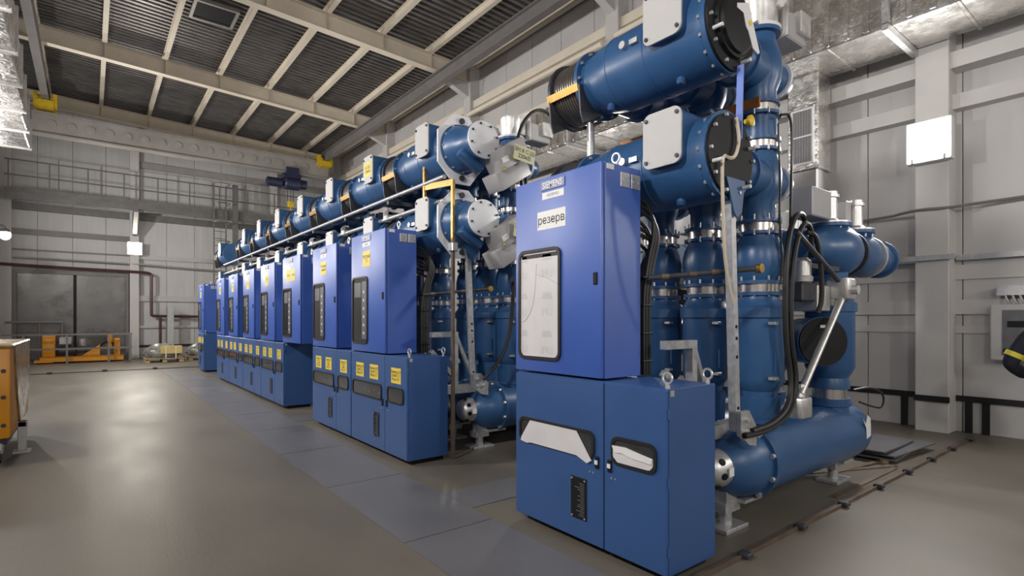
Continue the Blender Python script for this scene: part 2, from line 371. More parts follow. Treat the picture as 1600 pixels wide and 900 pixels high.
# ------------------------------------------------------------------ wall floodlights (the lamps that light the hall)
def flood(base, nrm, lab, warm=False, w=.5, h=.56, power=None):
    b = Vector(base); N = Vector(nrm); U = Vector((0, 0, 1)).cross(N); V = Vector((0, 0, 1))
    r = thing('wall_floodlight', lab, 'lamp', b, 'wall floodlights')
    sq = lambda a, c: [(-a/2, -c/2), (a/2, -c/2), (a/2, c/2), (-a/2, c/2)]
    part('housing', MB().prism(sq(w, h), b, U, V, .14), 'white', r)
    part('diffuser', MB().prism(rrect(w-.03, h-.03, .02), b+N*.14, U, V, .012), 'lamp_far' if warm else 'lamp', r)
    part('clip', MB().box(-.012, .012, -.012, .012, -.03, .03, Matrix.Translation(b+N*.15-V*(h/2-.03)+U*.18)), 'galv', r)
    part('clip', MB().box(-.012, .012, -.012, .012, -.03, .03, Matrix.Translation(b+N*.15-V*(h/2-.03)-U*.18)), 'galv', r)
    ld = bpy.data.lights.new('flood_light', 'AREA'); ld.shape = 'RECTANGLE'; ld.size = w-.04; ld.size_y = h-.04
    ld.energy = power or LAMP_W; ld.color = (1.0, .93, .82) if warm else (1.0, .97, .94)
    lo = bpy.data.objects.new('flood_light', ld); COL.objects.link(lo); lo.parent = r
    lo.location = N*.17; lo.rotation_euler = N.to_track_quat('-Z', 'Y').to_euler()
flood((9.13, 2.31, 3.98), (-1, 0, 0), 'bright square floodlight on the white column of the right wall')
flood((1.40, YF-.32, 4.33), (0, -1, 0), 'glowing floodlight on the far wall column beside the gate', True, .48, .5)
for i, cy in enumerate((-3.55, 8.1, 13.95, 19.8)):
    flood((9.13, cy, 3.98), (-1, 0, 0), ['floodlight on the right wall column behind the viewer', 'floodlight on the right wall column behind the second bay',
          'floodlight on the right wall column behind the middle bays', 'floodlight on the right wall column near the far end'][i], power=LAMP_W*(.6, .3, .25, .3)[i])
for i, cy in enumerate((-3.6, 2.3, 8.1, 14.0, 19.8)):
    flood((XL, cy, 4.6), (1, 0, 0), 'floodlight high on the left wall, %s from the viewer end' % ORD[i], power=LAMP_W*(.7, 1.1, 1.2, 1.7, 2.0)[i])
flood((2.2, YB, 4.3), (0, 1, 0), 'floodlight on the back wall behind the viewer, left one', power=LAMP_W*.6)
flood((6.8, YB, 4.3), (0, 1, 0), 'floodlight on the back wall behind the viewer, right one', power=LAMP_W*.35)

# ------------------------------------------------------------------ control cabinets
def slot_window(root, xf, yc, zc, w, h, r, film=None, mt='glass'):
    U, V = FX
    f = part('window', MB().prism(rrect(w-.03, h-.03, r*.8), (xf-.001, yc, zc), U, V, .004), mt, root)
    part('gasket', MB().ring(rrect(w, h, r), rrect(w-.04, h-.04, r*.75), (xf-.001, yc, zc), U, V, .012), 'rubber', f)
    return f
def latch(root, xf, y, z, white=False):
    a = part('latch', MB().rbox(xf-.012, xf+.002, y-.017, y+.017, z-.04, z+.04, .004, 1), 'black', root)
    if white: part('latch_tab', MB().box(xf-.016, xf-.010, y-.013, y+.013, z-.012, z+.016), 'white', a)
def eyebolt(root, x, y, z):
    mb = MB().cyl((x, y, z), (x, y, z+.03), .014, n=10)
    pts = [(x, y+.032*math.cos(a), z+.06+.032*math.sin(a)) for a in [i*PI/8 for i in range(17)]]
    mb.tube(pts, .008, 6, 0); part('eyebolt', mb, 'alu', root)
def sticker(root, xf, y, z, w, h, text, size, m='yellow', ink='ink', name='sticker'):
    U, V = FX
    s = part(name, MB().prism([(-w/2, -h/2), (w/2, -h/2), (w/2, h/2), (-w/2, h/2)], (xf, y, z), U, V, .002), m, root)
    if text: part('lettering', text_mb(text, size, (xf-.0035, y, z), U, V), ink, s)
    return s
def lower_cabinet(Y0, wd, split, label, style, group):
    X0, X1, z0, z1 = 2.63, 3.13, .05, 1.144
    r = thing('drive_cabinet', label, 'cabinet', (X0+.25, Y0+wd/2, 0), group)
    part('body', MB().rbox(X0+.022, X1, Y0, Y0+wd, z0, z1, .004, 1), 'cab_lo', r)
    part('plinth', MB().box(X0+.08, X1-.03, Y0+.05, Y0+wd-.05, 0, z0), 'black', r)
    d1 = part('door', MB().rbox(X0, X0+.022, Y0+.004, Y0+split-.004, z0+.004, z1-.006, .005, 1), 'cab_lo', r)
    d2 = part('door', MB().rbox(X0, X0+.022, Y0+split+.004, Y0+wd-.004, z0+.004, z1-.006, .005, 1), 'cab_lo', r)
    w1 = slot_window(d2, X0, Y0+(split+wd)/2+.01, .715, wd-split-.13, .185, .055)
    w2 = slot_window(d1, X0, Y0+split/2+.0, .72, split-.14, .18, .055)
    latch(d2, X0, Y0+split+.055, .61, style == 'A'); latch(d1, X0, Y0+split-.055, .61, style == 'A')
    npl = part('nameplate', MB().rbox(X0-.006, X0+.001, Y0+split+.15, Y0+split+.30, .19, .475, .003, 1), 'black', d2)
    mb = MB()
    for yy in (.165, .285):
        for zz in (.205, .46): mb.cyl((X0-.006, Y0+split+yy, zz), (X0-.011, Y0+split+yy, zz), .007, n=8)
    part('screws', mb, 'galv', d2)
    mb = MB()
    for i in range(16): mb.box(X0-.008, X0-.005, Y0+split+.17, Y0+split+.20+.07*random.random(), .215+i*.0145, .220+i*.0145)
    part('print_lines', mb, 'ink_grey', d2)
    mb = MB()
    for yy in (-.10, -.07, .09, .12):
        zz = .535
        mb.cyl((X0+.001, Y0+split+yy, zz), (X0-.006, Y0+split+yy, zz), .006, n=8)
    part('rivets', mb, 'galv', r)
    for zz in (.2, .6, 1.0): part('hinge', MB().cyl((X0+.012, Y0-.004, zz-.03), (X0+.012, Y0-.004, zz+.03), .008, n=8), 'cab_lo', r)
    eyebolt(r, X0+.045, Y0+.03, z1); eyebolt(r, X1-.04, Y0+.03, z1)
    part('corner_tag', MB().box(X0+.03, X0+.065, Y0-.003, Y0+.001, z1-.045, z1-.01), 'alu', r)
    if style == 'A':
        # torn white protective film hanging in the slot windows
        yc = Y0+(split+wd)/2+.01; hw = (wd-split-.13)/2
        poly = [(-hw+.14, .075), (hw-.16, .075), (hw-.02, -.10), (hw-.06, -.125), (hw-.16, -.09), (-hw+.15, -.09), (-hw+.10, -.10), (-hw+.03, -.09), (-hw+.04, -.06)]
        part('torn_film', MB().prism(poly, (X0-.012, yc, .715), *FX, .006), 'film', w1)
        yc = Y0+split/2; hw = (split-.14)/2
        poly = [(-hw+.015, .03), (-hw+.12, .035), (hw-.02, .0), (hw-.02, -.04), (hw-.05, -.073), (-hw+.06, -.073), (-hw+.02, -.04)]
        part('torn_film', MB().prism(poly, (X0-.008, yc, .72), *FX, .005), 'film', w2)
        fold = [(-hw+.015, .03), (-hw+.12, .035), (hw-.02, .005), (hw-.03, -.03), (0, -.022), (-hw+.10, -.005), (-hw+.04, -.01)]
        part('film_fold', MB().prism(fold, (X0-.014, yc, .72), *FX, .006), 'white', w2)
    else:
        ph = style
        for yy, t in ((Y0+split+(wd-split)*.72, ph[0]), (Y0+split+(wd-split)*.30, ph[1]), (Y0+split*.48, ph[2])):
            sticker(r, X0, yy, .935, .235, .17, t, .043 if t.count('\n') < 3 else .036)
        mb = MB()
        for i in range(5): mb.cyl((X0-.002, Y0+split+.15+.13*i, .70+.02*(i % 2)), (X0-.006, Y0+split+.15+.13*i, .70+.02*(i % 2)), .014, n=10)
        part('gauge', mb, 'instr', w1)
    return r
def upper_cabinet(Y0, wd, label, style, group, base_z=0):
    X0, X1, z0, z1 = 2.63, 3.03, 1.158, 2.59
    r = thing('relay_cabinet', label, 'cabinet', (X0+.2, Y0+wd/2, z0), group)
    U, V = FX
    part('body', MB().rbox(X0+.035, X1, Y0, Y0+wd, z0, z1, .004, 1), 'cab_up', r)
    d = part('door', MB().rbox(X0, X0+.03, Y0+.002, Y0+wd-.002, z0+.003, z1-.002, .007, 2), 'cab_up', r)
    yw, zw, ww, hw = Y0+wd-.285, 1.662, .47, .82
    wn = part('window', MB().prism(rrect(ww-.03, hw-.03, .05), (X0-.001, yw, zw), U, V, .003), 'film' if style == 'A' else 'glass', d)
    part('gasket', MB().ring(rrect(ww, hw, .06), rrect(ww-.045, hw-.045, .045), (X0-.001, yw, zw), U, V, .014), 'rubber', d)
    latch(d, X0, Y0+.05, 1.82)
    lg = part('logo_plate', MB().prism([(-.125, -.032), (.125, -.032), (.125, .032), (-.125, .032)], (X0, Y0+wd*.52, 2.525), U, V, .006), 'blue_plate', d)
    part('lettering', text_mb('SIEMENS', .066, (X0-.0075, Y0+wd*.52, 2.525), U, V, bold=.0012, sx=.86), 'white', lg)
    sticker(d, X0, Y0+wd*.52, 2.452, .23, .05, '=D10+S1' if style == 'A' else '=D0%d+S1' % random.randint(1, 9), .034, 'white', 'ink_grey', 'tag')
    if style == 'A':
        sticker(d, X0, Y0+wd*.54, 2.275, .30, .135, 'резерв', .085, 'white', 'ink', 'sign')
        # mirrored print on the protective film, plus the bare top edge
        part('bare_strip', MB().prism([(-.2, .345), (.2, .345), (.2, .375), (-.2, .375)], (X0-.004, yw, zw), U, V, .001), 'rubber', wn)
        mb = MB()
        for zz in (.22, -.06, -.34):
            t = text_mb('LIFE', .075, (X0-.0048, yw-.085, zw+zz), U, V, mirror=True); mb.add(t.v, t.f)
            t = text_mb('LI', .075, (X0-.0048, yw+.165, zw+zz), U, V, mirror=True); mb.add(t.v, t.f)
            for yy in (-.085, .17):
                hw2 = .06 if yy < 0 else .035
                mb.prism([(-hw2, 0), (hw2, 0), (hw2*.7, .045), (-hw2*.7, .045)], (X0-.0046, yw+yy, zw+zz+.10), U, V, .0004)
        pts = [(X0-.005, yw+.03, zw+.30), (X0-.005, yw+.04, zw+.15), (X0-.005, yw+.07, zw-.02), (X0-.005, yw+.15, zw-.12), (X0-.005, yw+.2, zw-.13)]
        mb.tube(pts, .0025, 5)
        mb.tube([(X0-.005, yw+.02, zw+.22), (X0-.005, yw-.08, zw+.2), (X0-.005, yw-.2, zw+.14)], .0025, 5)
        part('film_print', mb, 'film_print', wn)
    else:
        for i, t in enumerate(style):
            yy = Y0+wd*.52+(.13 if len(style) == 2 else 0)*(1 if i == 0 else -1)
            sticker(d, X0, yy, 2.28, .22, .19, t, .05)
        # instruments behind the glass
        part('instrument_panel', MB().prism(rrect(.13, .70, .02), (X0-.0035, yw-.12, zw), U, V, .001), 'instr', wn)
        mb = MB()
        for i in range(6):
            mb.cyl((X0-.004, yw-.12, zw-.28+.1*i), (X0-.008, yw-.12, zw-.28+.1*i), .018, n=10)
        part('indicator', mb, 'plate_white', wn)
        part('meter', MB().rbox(X0-.006, X0-.003, yw-.03, yw+.17, zw+.16, zw+.34, .001, 1), 'instr', wn)
    # side: hinge plates, tag, eyebolt
    for x0 in (X1-.215, X1-.105):
        h = part('hinge_plate', MB().rbox(x0, x0+.095, Y0-.006, Y0+.001, z1-.145, z1-.045, .003, 1), 'galv', r)
        mb = MB()
        for xx in (.02, .075):
            mb.cyl((x0+xx, Y0-.006, z1-.10), (x0+xx, Y0-.012, z1-.10), .010, n=8)
        part('screws', mb, 'alu', h)
    part('corner_tag', MB().box(X0+.05, X0+.12, Y0-.003, Y0+.001, z1-.045, z1-.01), 'white', r)
    eyebolt(r, X1-.2, Y0+.05, z1)
    return r
T2 = ['Привод ЗН\n220кВ Т-2\nФаза "В"', 'Привод ЗН\n220кВ Т-2\nФаза "С"', 'Привод ЗН\n220кВ Т-2\nФаза "А"']
TL = ['Привод ЗН\nII С.Ш.\n220кВ\nФаза "В"', 'Привод ЗН\nII С.Ш.\n220кВ\nФаза "С"', 'Привод ЗН\nII С.Ш.\n220кВ\nФаза "А"']
GL, GU = 'lower drive cabinets in the row', 'upper relay cabinets in the row'
lower_cabinet(1.91, 1.41, .49, 'nearest blue lower cabinet with torn white film in its slot windows', 'A', GL)
upper_cabinet(2.42, .90, 'nearest tall blue upper cabinet with the sign reading резерв', 'A', GU)
lower_cabinet(5.16, 1.53, .54, 'blue lower cabinet with yellow stickers, second from the viewer', T2, GL)
upper_cabinet(5.70, .99, 'tall blue upper cabinet with one yellow sticker, second from the viewer', ['ЭВ 220кВ\nТ-2'], GU)
lower_cabinet(6.71, 1.50, .52, 'blue lower cabinet joined behind the second one, third from the viewer', TL, GL)
upper_cabinet(7.23, .97, 'tall blue upper cabinet, third from the viewer', ['ЭВ 220кВ\nсекция'], GU)
l4 = lower_cabinet(9.76, 1.53, .56, 'blue lower cabinet right beyond the gap, fourth from the viewer', TL, GL)
u4 = upper_cabinet(8.82, .98, 'tall blue upper cabinet with two yellow stickers overhanging the gap, fourth from the viewer', ['ЭВ 220', 'ТН 220'], GU)
u5 = upper_cabinet(10.34, .98, 'tall blue upper cabinet, fifth from the viewer', ['ЭВ 220\nЛ-1'], GU)
for i, dy in enumerate((1.545, 3.09, 4.635)):
    copy_tree(l4, (0, dy, 0), 'blue lower cabinet, %s from the viewer' % ORD[4+i])
    copy_tree(u5, (0, dy, 0), 'tall blue upper cabinet, %s from the viewer' % ORD[5+i])
lower_cabinet(18.0, 1.0, .4, 'farthest blue lower cabinet standing apart at the end of the row', TL, GL)
upper_cabinet(18.02, .96, 'farthest dark blue upper cabinet standing apart at the end of the row', ['ТН'], GU)

# ------------------------------------------------------------------ busbar modules (axis along Y)
XB, ZU, ZLO = 3.41, 3.52, 2.66
def bolts(mb, o, d, R, n, r=.013, h=.02, a0=0):
    d, u, v = basis(d); o = Vector(o)
    for k in range(n):
        a = a0+2*PI*k/n; p = o+(u*math.cos(a)+v*math.sin(a))*R; mb.cyl(p, p+d*h, r, n=6)
    return mb
def bus_module(Y0, z, label, group, bellows=True):
    r = thing('busbar_section', label, 'busbar duct', (XB, Y0+.6, z), group)
    o = (XB, Y0, z); D = (0, 1, 0)
    part('tank', MB().lathe(o, D, [(0, .30), (.035, .30), (.037, .285), (.10, .292), (.50, .292), (.505, .296), (.52, .296), (.525, .29), (.86, .285), (.865, .289), (.88, .289), (.885, .28), (1.0, .268), (1.08, .245), (1.165, .24), (1.167, .285), (1.20, .285)], 40), 'tank', r)
    # hatch neck with grey cover plate towards the aisle
    nk = part('hatch_neck', MB().prism(rrect(.30, .37, .07), (XB-.02, Y0+.29, z+.12), *FX, .315), 'tank', r)
    cv = part('hatch_cover', MB().prism(rrect(.31, .38, .06), (XB-.335, Y0+.29, z+.12), *FX, .014), 'plate_grey', r)
    mb = MB()
    for a in (-.125, .125):
        for b in (-.145, .145): mb.cyl((XB-.349, Y0+.29+a, z+.12+b), (XB-.362, Y0+.29+a, z+.12+b), .014, n=6)
    part('screws', mb, 'dark_steel', cv)
    part('flange_bolts', bolts(bolts(MB(), (XB, Y0+.035, z), D, .29, 16), (XB, Y0+1.167, z), (0, -1, 0), .262, 12), 'galv', r)
    part('filler_cap', MB().cyl((XB-.28, Y0+.66, z+.05), (XB-.325, Y0+.66, z+.05), .028, n=14), 'alu', r)
    part('type_plate', MB().box(XB-.315, XB-.28, Y0+.53, Y0+.60, z+.03, z+.065), 'alu', r)
    part('drain_boss', MB().lathe((XB-.10, Y0+.95, z-.25), (-.3, 0, -1), [(0, .035), (.03, .035), (.05, .02)], 14), 'tank', r)
    part('drain_boss', MB().lathe((XB-.10, Y0+.30, z-.26), (-.3, 0, -1), [(0, .035), (.03, .035), (.05, .02)], 14), 'tank', r)
    if bellows:
        prof = [(1.20, .235)]
        for i in range(10):
            t = 1.215+.027*i; prof += [(t, .232), (t+.008, .256), (t+.016, .256), (t+.024, .232)]
        prof += [(1.49, .235)]
        part('bellows', MB().lathe(o, D, prof, 36), 'bellows', r)
        part('end_ring', MB().lathe(o, D, [(1.49, .20), (1.49, .285), (1.52, .285), (1.52, .20)], 36, False), 'dark_steel', r)
        for a in (195, 75, 315):
            ca, sa = math.cos(math.radians(a)), math.sin(math.radians(a))
            c = Vector((XB+.285*ca, 0, z+.285*sa)); t = Vector((-sa, 0, ca))
            mb = MB(); p0 = c+Vector((0, Y0+1.16, 0)); p1 = c+Vector((0, Y0+1.53, 0)); mb.bar(p0, p1, .06, .012, up=Vector((ca, 0, sa)))
            part('earthing_strap', mb, 'brass', r)
        # pointed bracket plates that reach down to the support tube
        for yy in (1.155, 1.515):
            mb = MB().prism([(.02, -.24), (-.16, -.20), (-.24, -.05), (-.28, -.06), (-.26, -.28), (-.23, -.36), (-.19, -.34)], (XB, Y0+yy, z), (1, 0, 0), (0, 0, 1), .014)
            part('bracket_plate', mb, 'dark_steel', r)
    return r
GB1, GB2 = 'upper busbar sections', 'lower busbar sections'
bA1 = bus_module(1.98, ZU, 'big blue upper busbar tank with bellows above the nearest cabinet', GB1)
bA2 = bus_module(1.98, ZLO, 'big blue lower busbar tank behind the nearest cabinet', GB2)
b1 = bus_module(5.35, ZU, 'upper busbar section of the long row, first from the viewer', GB1)
b2 = bus_module(5.35, ZLO, 'lower busbar section of the long row, first from the viewer', GB2)
for i in range(1, 8):
    dy = 1.55*i if i < 7 else 12.5
    copy_tree(b1, (0, dy, 0), 'upper busbar section of the long row, %s from the viewer' % (ORD[i] if i < 7 else 'last and detached'))
    copy_tree(b2, (0, dy, 0), 'lower busbar section of the long row, %s from the viewer' % (ORD[i] if i < 7 else 'last and detached'))
sticker_b = thing('warning_sticker', 'yellow sticker on the cover of the second upper busbar section', 'sticker', (XB-.35, 7.19, ZU+.12))
sticker(sticker_b, XB-.3495, 7.19, ZU+.12, .2, .2, 'II С.Ш.\n220кВ', .06)
# near end covers
def black_cover(z, lab, flat):
    r = thing('end_cover', lab, 'cover', (XB, 1.95, z)); o = (XB, 1.98, z); D = (0, -1, 0)
    if flat: part('disc', MB().lathe(o, D, [(0, .275), (.018, .275)], 44), 'black', r)
    else: part('disc', MB().lathe(o, D, [(0, .29), (.02, .29), (.022, .215), (.05, .21), (.052, .19), (.075, .185), (.08, .17)], 44), 'black', r)
    part('bolts', bolts(MB(), (XB, 1.96, z), D, .262, 10, .012, .02), 'galv', r)
    for a in (200, 300, 20): 
        p = Vector((XB+.24*math.cos(math.radians(a)), 1.96, z+.24*math.sin(math.radians(a)))); part('stud', MB().cyl(p, p+Vector((0, -.07, 0)), .013, n=10), 'plate_white', r)
    if flat:
        part('strap', MB().tube([(XB+.02, 1.94, z+.25), (XB+.05, 1.93, z+.10), (XB-.0, 1.93, z-.02), (XB-.08, 1.93, z-.05), (XB-.17, 1.93, z-.03), (XB-.16, 1.93, z-.35), (XB-.1, 1.95, z-.75), (XB+.04, 1.97, z-1.0)], .012, 5), 'beige_tape', r)
    else:
        poly = [(-.08, .12), (.06, .17), (.21, -.12), (.19, -.14), (.12, -.12), (.06, -.02), (.03, .0), (.0, .08), (-.08, .09)]
        part('torn_film', MB().prism(poly, (XB+.04, 1.90, z), *FY, .004), 'white', r)
        part('print', MB().cyl((XB+.12, 1.896, z+.04), (XB+.12, 1.893, z+.04), .02, n=10), 'yellow', r)
    return r
black_cover(ZU, 'black round end cover with torn white film on the upper near busbar', False)
black_cover(ZLO, 'flat black round end cover with a beige strap on the lower near busbar', True)
def row_end(z, lab, tier):
    r = thing('end_module', lab, 'switch module', (XB, 5.1, z)); D = (0, -1, 0)
    poly = [(-.10, .40), (.10, .40), (.30, .20), (.31, -.16), (.12, -.40), (-.10, -.40), (-.31, -.18), (-.31, .18)]
    part('gasket_plate', MB().prism(poly, (XB, 5.35, z), *FY, .03), 'plate_white', r)
    mb = MB()
    for s in (-1, 1): mb.cyl((XB, 5.32, z+s*.33), (XB, 5.295, z+s*.33), .035, n=8)
    part('big_bolts', mb, 'dark_steel', r)
    part('cone', MB().lathe((XB, 5.32, z), D, [(0, .285), (.02, .285), (.022, .27), (.12, .25), (.22, .20), (.38, .19), (.40, .205), (.44, .205)], 40), 'tank', r)
    part('flange_bolts', bolts(MB(), (XB, 5.30, z), D, .262, 12, .016, .03), 'alu', r)
    cv = part('round_cover', MB().lathe((XB, 4.88, z), D, [(0, .205), (.022, .205), (.026, .198)], 40), 'plate_white', r)
    part('cover_bolts', bolts(MB(), (XB, 4.858, z), D, .175, 8, .013, .018, .3), 'dark_steel', cv)
    part('gearbox', MB().rbox(-.16, .16, -.06, .06, -.05, .05, .02, 2, Matrix.Translation((XB-.06, 5.05, z-.2)) @ Matrix.Rotation(.55, 4, 'Y')), 'tank', r)
    # inclined grey drive box with sign
    b = thing('drive_box', 'inclined grey drive box with sign ЗН %s С.Ш. 220кВ beside the %s white cover' % (('II', 'upper') if tier else ('I', 'lower')), 'drive box', (XB+.42, 4.95, z-.28))
    R = Matrix.Translation((XB+.36, 4.9, z-.33)) @ Matrix.Rotation(math.radians(-32), 4, 'Y')
    part('housing', MB().rbox(-.24, .24, -.12, .16, -.10, .10, .008, 2, R), 'box_grey', b)
    part('lid', MB().rbox(-.20, .26, -.16, .10, .03, .26, .008, 2, R @ Matrix.Translation((.04, 0, .06))), 'box_grey', b)
    part('inspection_window', MB().box(-.14, .06, -.1, .1, -.108, -.10, R), 'black', b)
    part('label', MB().box(-.12, -.02, -.168, -.16, .16, .22, R), 'white', b)
    part('warning_dot', MB().cyl(R @ Vector((.08, -.16, .16)), R @ Vector((.08, -.168, .16)), .035, n=10), 'yellow', b)
    part('yellow_knob', MB().cyl(R @ Vector((-.12, -.12, .1)), R @ Vector((-.12, -.15, .14)), .03, n=10), 'yellow_paint', b)
    U = Vector((math.cos(math.radians(-6)), 0, math.sin(math.radians(-6)))); V = Vector((-U.z, 0, U.x))
    s = part('sign', MB().prism([(-.15, -.085), (.15, -.085), (.15, .085), (-.15, .085)], (XB+.44, 4.70, z-.12), U, V, .004), 'sign_cream', b)
    part('lettering', text_mb('ЗН %s С.Ш.\n220кВ' % ('II' if tier else 'I'), .068, (XB+.44, 4.694, z-.12), U, V), 'ink', s)
    part('sign_stay', MB().bar((XB+.44, 4.71, z-.12), (XB+.42, 4.9, z-.2), .02), 'galv', b)
row_end(ZU, 'blue conical end module with round white cover, upper tier', True)
row_end(ZLO, 'blue conical end module with round white cover, lower tier', False)
# support tubes and posts along the row
for z, lab in ((3.17, 'long grey support tube under the upper busbars of the row'), (2.90, 'long grey support tube above the lower busbars of the row')):
    single('support_tube', MB().cyl((3.17, 5.3, z), (3.17, 18.0, z), .026, n=12), 'galv', lab, 'tube', (3.17, 5.3, z))
for i in range(7):
    yy = 6.78+1.55*i
    r = thing('busbar_stand', 'steel stand carrying the busbars, %s from the viewer' % ORD[i], 'stand', (3.78, yy, 0), 'busbar stands')
    for dy in (0, .10): part('post', MB().box(3.74, 3.82, yy+dy-.035, yy+dy+.035, 0 if i > 1 else .78, 3.3), 'dark_steel' if dy else 'galv', r)
    part('arm', MB().bar((3.17, yy, 3.13), (3.8, yy, 3.13), .05, .05), 'dark_steel', r)
    part('arm', MB().bar((3.17, yy, 2.98), (3.8, yy, 2.98), .04, .04), 'dark_steel', r)
    for s in (0, .5):
        part('clamp', MB().rbox(3.12, 3.22, yy+s-.05, yy+s+.05, 2.62+.24, 2.96, .02, 1).cyl((3.17, yy+s-.02, 2.96), (3.17, yy+s+.02, 2.96), .06, n=10), 'galv', r)
# ochre flat bars beside the second cabinet
r = thing('earthing_bar', 'thin ochre and brown flat bar rising beside the second cabinet', 'earthing bar', (3.17, 5.12, 0))
part('post', MB().box(3.155, 3.185, 5.10, 5.14, 0, 2.35), 'brown_post', r); part('post', MB().box(3.155, 3.185, 5.10, 5.14, 2.35, 3.10), 'brass', r)
part('cross_bar', MB().bar((3.17, 5.12, 3.07), (3.17, 5.76, 3.13), .02, .07), 'brass', r)
part('post', MB().box(3.155, 3.185, 5.74, 5.78, 2.66, 3.55), 'brass', r)
part('clamp', MB().rbox(3.13, 3.21, 5.07, 5.17, 2.3, 2.4, .01, 1), 'alu', r); part('clamp', MB().rbox(3.13, 3.21, 5.71, 5.81, 2.6, 2.68, .01, 1), 'alu', r)

# ------------------------------------------------------------------ switch poles (vertical), breakers (horizontal), line modules
XP = 4.22
def pole(Y, label):
    r = thing('switch_pole', label, 'switch pole', (XP, Y, .74), 'vertical switch poles')
    V = lambda prof, n=32: MB().lathe((XP, Y, 0), (0, 0, 1), prof, n)
    part('steel_band', V([(.80, .15), (.90, .15)]), 'band', r)
    part('lower_tank', V([(.70, .16), (.80, .16), (.90, .165), (.94, .165), (.945, .14), (.985, .14), (1.03, .175), (1.08, .19), (1.56, .19), (1.565, .21), (1.64, .21), (1.66, .195), (1.70, .165), (1.735, .16), (1.737, .182), (1.765, .182)]), 'tank', r)
    part('steel_band', V([(1.765, .155), (1.83, .155)]), 'band', r)
    part('switch_bulb', V([(1.83, .182), (1.855, .182), (1.857, .155), (1.90, .175), (1.97, .19), (2.06, .19), (2.14, .175), (2.20, .15), (2.215, .15), (2.217, .175), (2.24, .175)]), 'tank', r)
    part('steel_band', V([(2.24, .148), (2.31, .148)]), 'band', r)
    part('middle_bulb', V([(2.31, .172), (2.335, .172), (2.337, .125), (2.46, .125), (2.52, .15), (2.60, .172), (2.70, .172), (2.78, .16), (2.85, .14), (2.87, .14), (2.872, .165), (2.895, .165)]), 'tank', r)
    part('steel_band', V([(2.895, .142), (2.955, .142)]), 'band', r)
    part('upper_neck', V([(2.955, .165), (2.98, .165), (2.982, .14), (3.15, .14), (3.152, .172), (3.175, .172)]), 'tank', r)
    part('steel_band', V([(3.175, .142), (3.24, .142)]), 'band', r)
    part('top_bulb', V([(3.24, .16), (3.26, .16), (3.262, .135), (3.36, .135), (3.43, .165), (3.52, .178), (3.62, .172), (3.72, .14), (3.76, .128), (3.80, .128), (3.802, .165), (3.83, .165)]), 'tank', r)
    mb = MB()
    for z in (1.737, 1.855, 2.217, 2.335, 2.872, 3.152): bolts(mb, (XP, Y, z-.010), (0, 0, 1), .168, 10, .009, .042)
    part('flange_bolts', mb, 'galv', r)
    for z in (ZLO, ZU):
        part('branch', MB().lathe((XB+.2, Y, z), (1, 0, 0), [(0, .17), (.28, .17), (.282, .19), (.31, .19), (.312, .16), (.7, .15)], 24), 'tank', r)
        part('stub', MB().lathe((XP+.1, Y, z), (1, 0, 0), [(0, .13), (.14, .13), (.142, .15), (.17, .15), (.172, .12), (.26, .115), (.30, .09)], 24), 'tank', r)
        part('stub_ring', MB().lathe((XP+.24, Y, z), (1, 0, 0), [(0, .152), (.03, .152)], 24), 'plate_white', r)
    part('top_flange', V([(3.83, .168), (3.855, .168)]), 'plate_white', r)
    part('head_casting', V([(3.855, .12), (3.90, .125), (4.02, .13), (4.06, .14), (4.09, .14)], 20).rbox(XP-.02, XP+.2, Y-.08, Y+.08, 3.9, 4.07, .03, 2), 'alu', r)
    part('head_bolts', bolts(MB(), (XP, Y, 4.09), (0, 0, 1), .115, 6, .014, .03), 'galv', r)
    part('drive_counter', MB().rbox(XP+.42, XP+.60, Y-.15, Y-.05, 3.93, 4.12, .01, 1), 'alu', r)
    dv = part('drive_unit', MB().rbox(XP+.2, XP+.58, Y-.11, Y+.10, 3.86, 4.08, .012, 1), 'box_grey', r)
    part('drive_plate', MB().box(XP+.2, XP+.22, Y-.14, Y+.14, 3.84, 4.2), 'alu', dv)
    part('name_engraving', MB().box(XP-.10, XP-.095, Y-.195, Y-.18, 1.15, 1.3), 'tank', r)
    for z in (1.10, 1.52): part('lug', MB().rbox(XP-.16, XP-.10, Y-.215, Y-.16, z-.012, z+.012, .004, 1), 'galv', r)
    return r
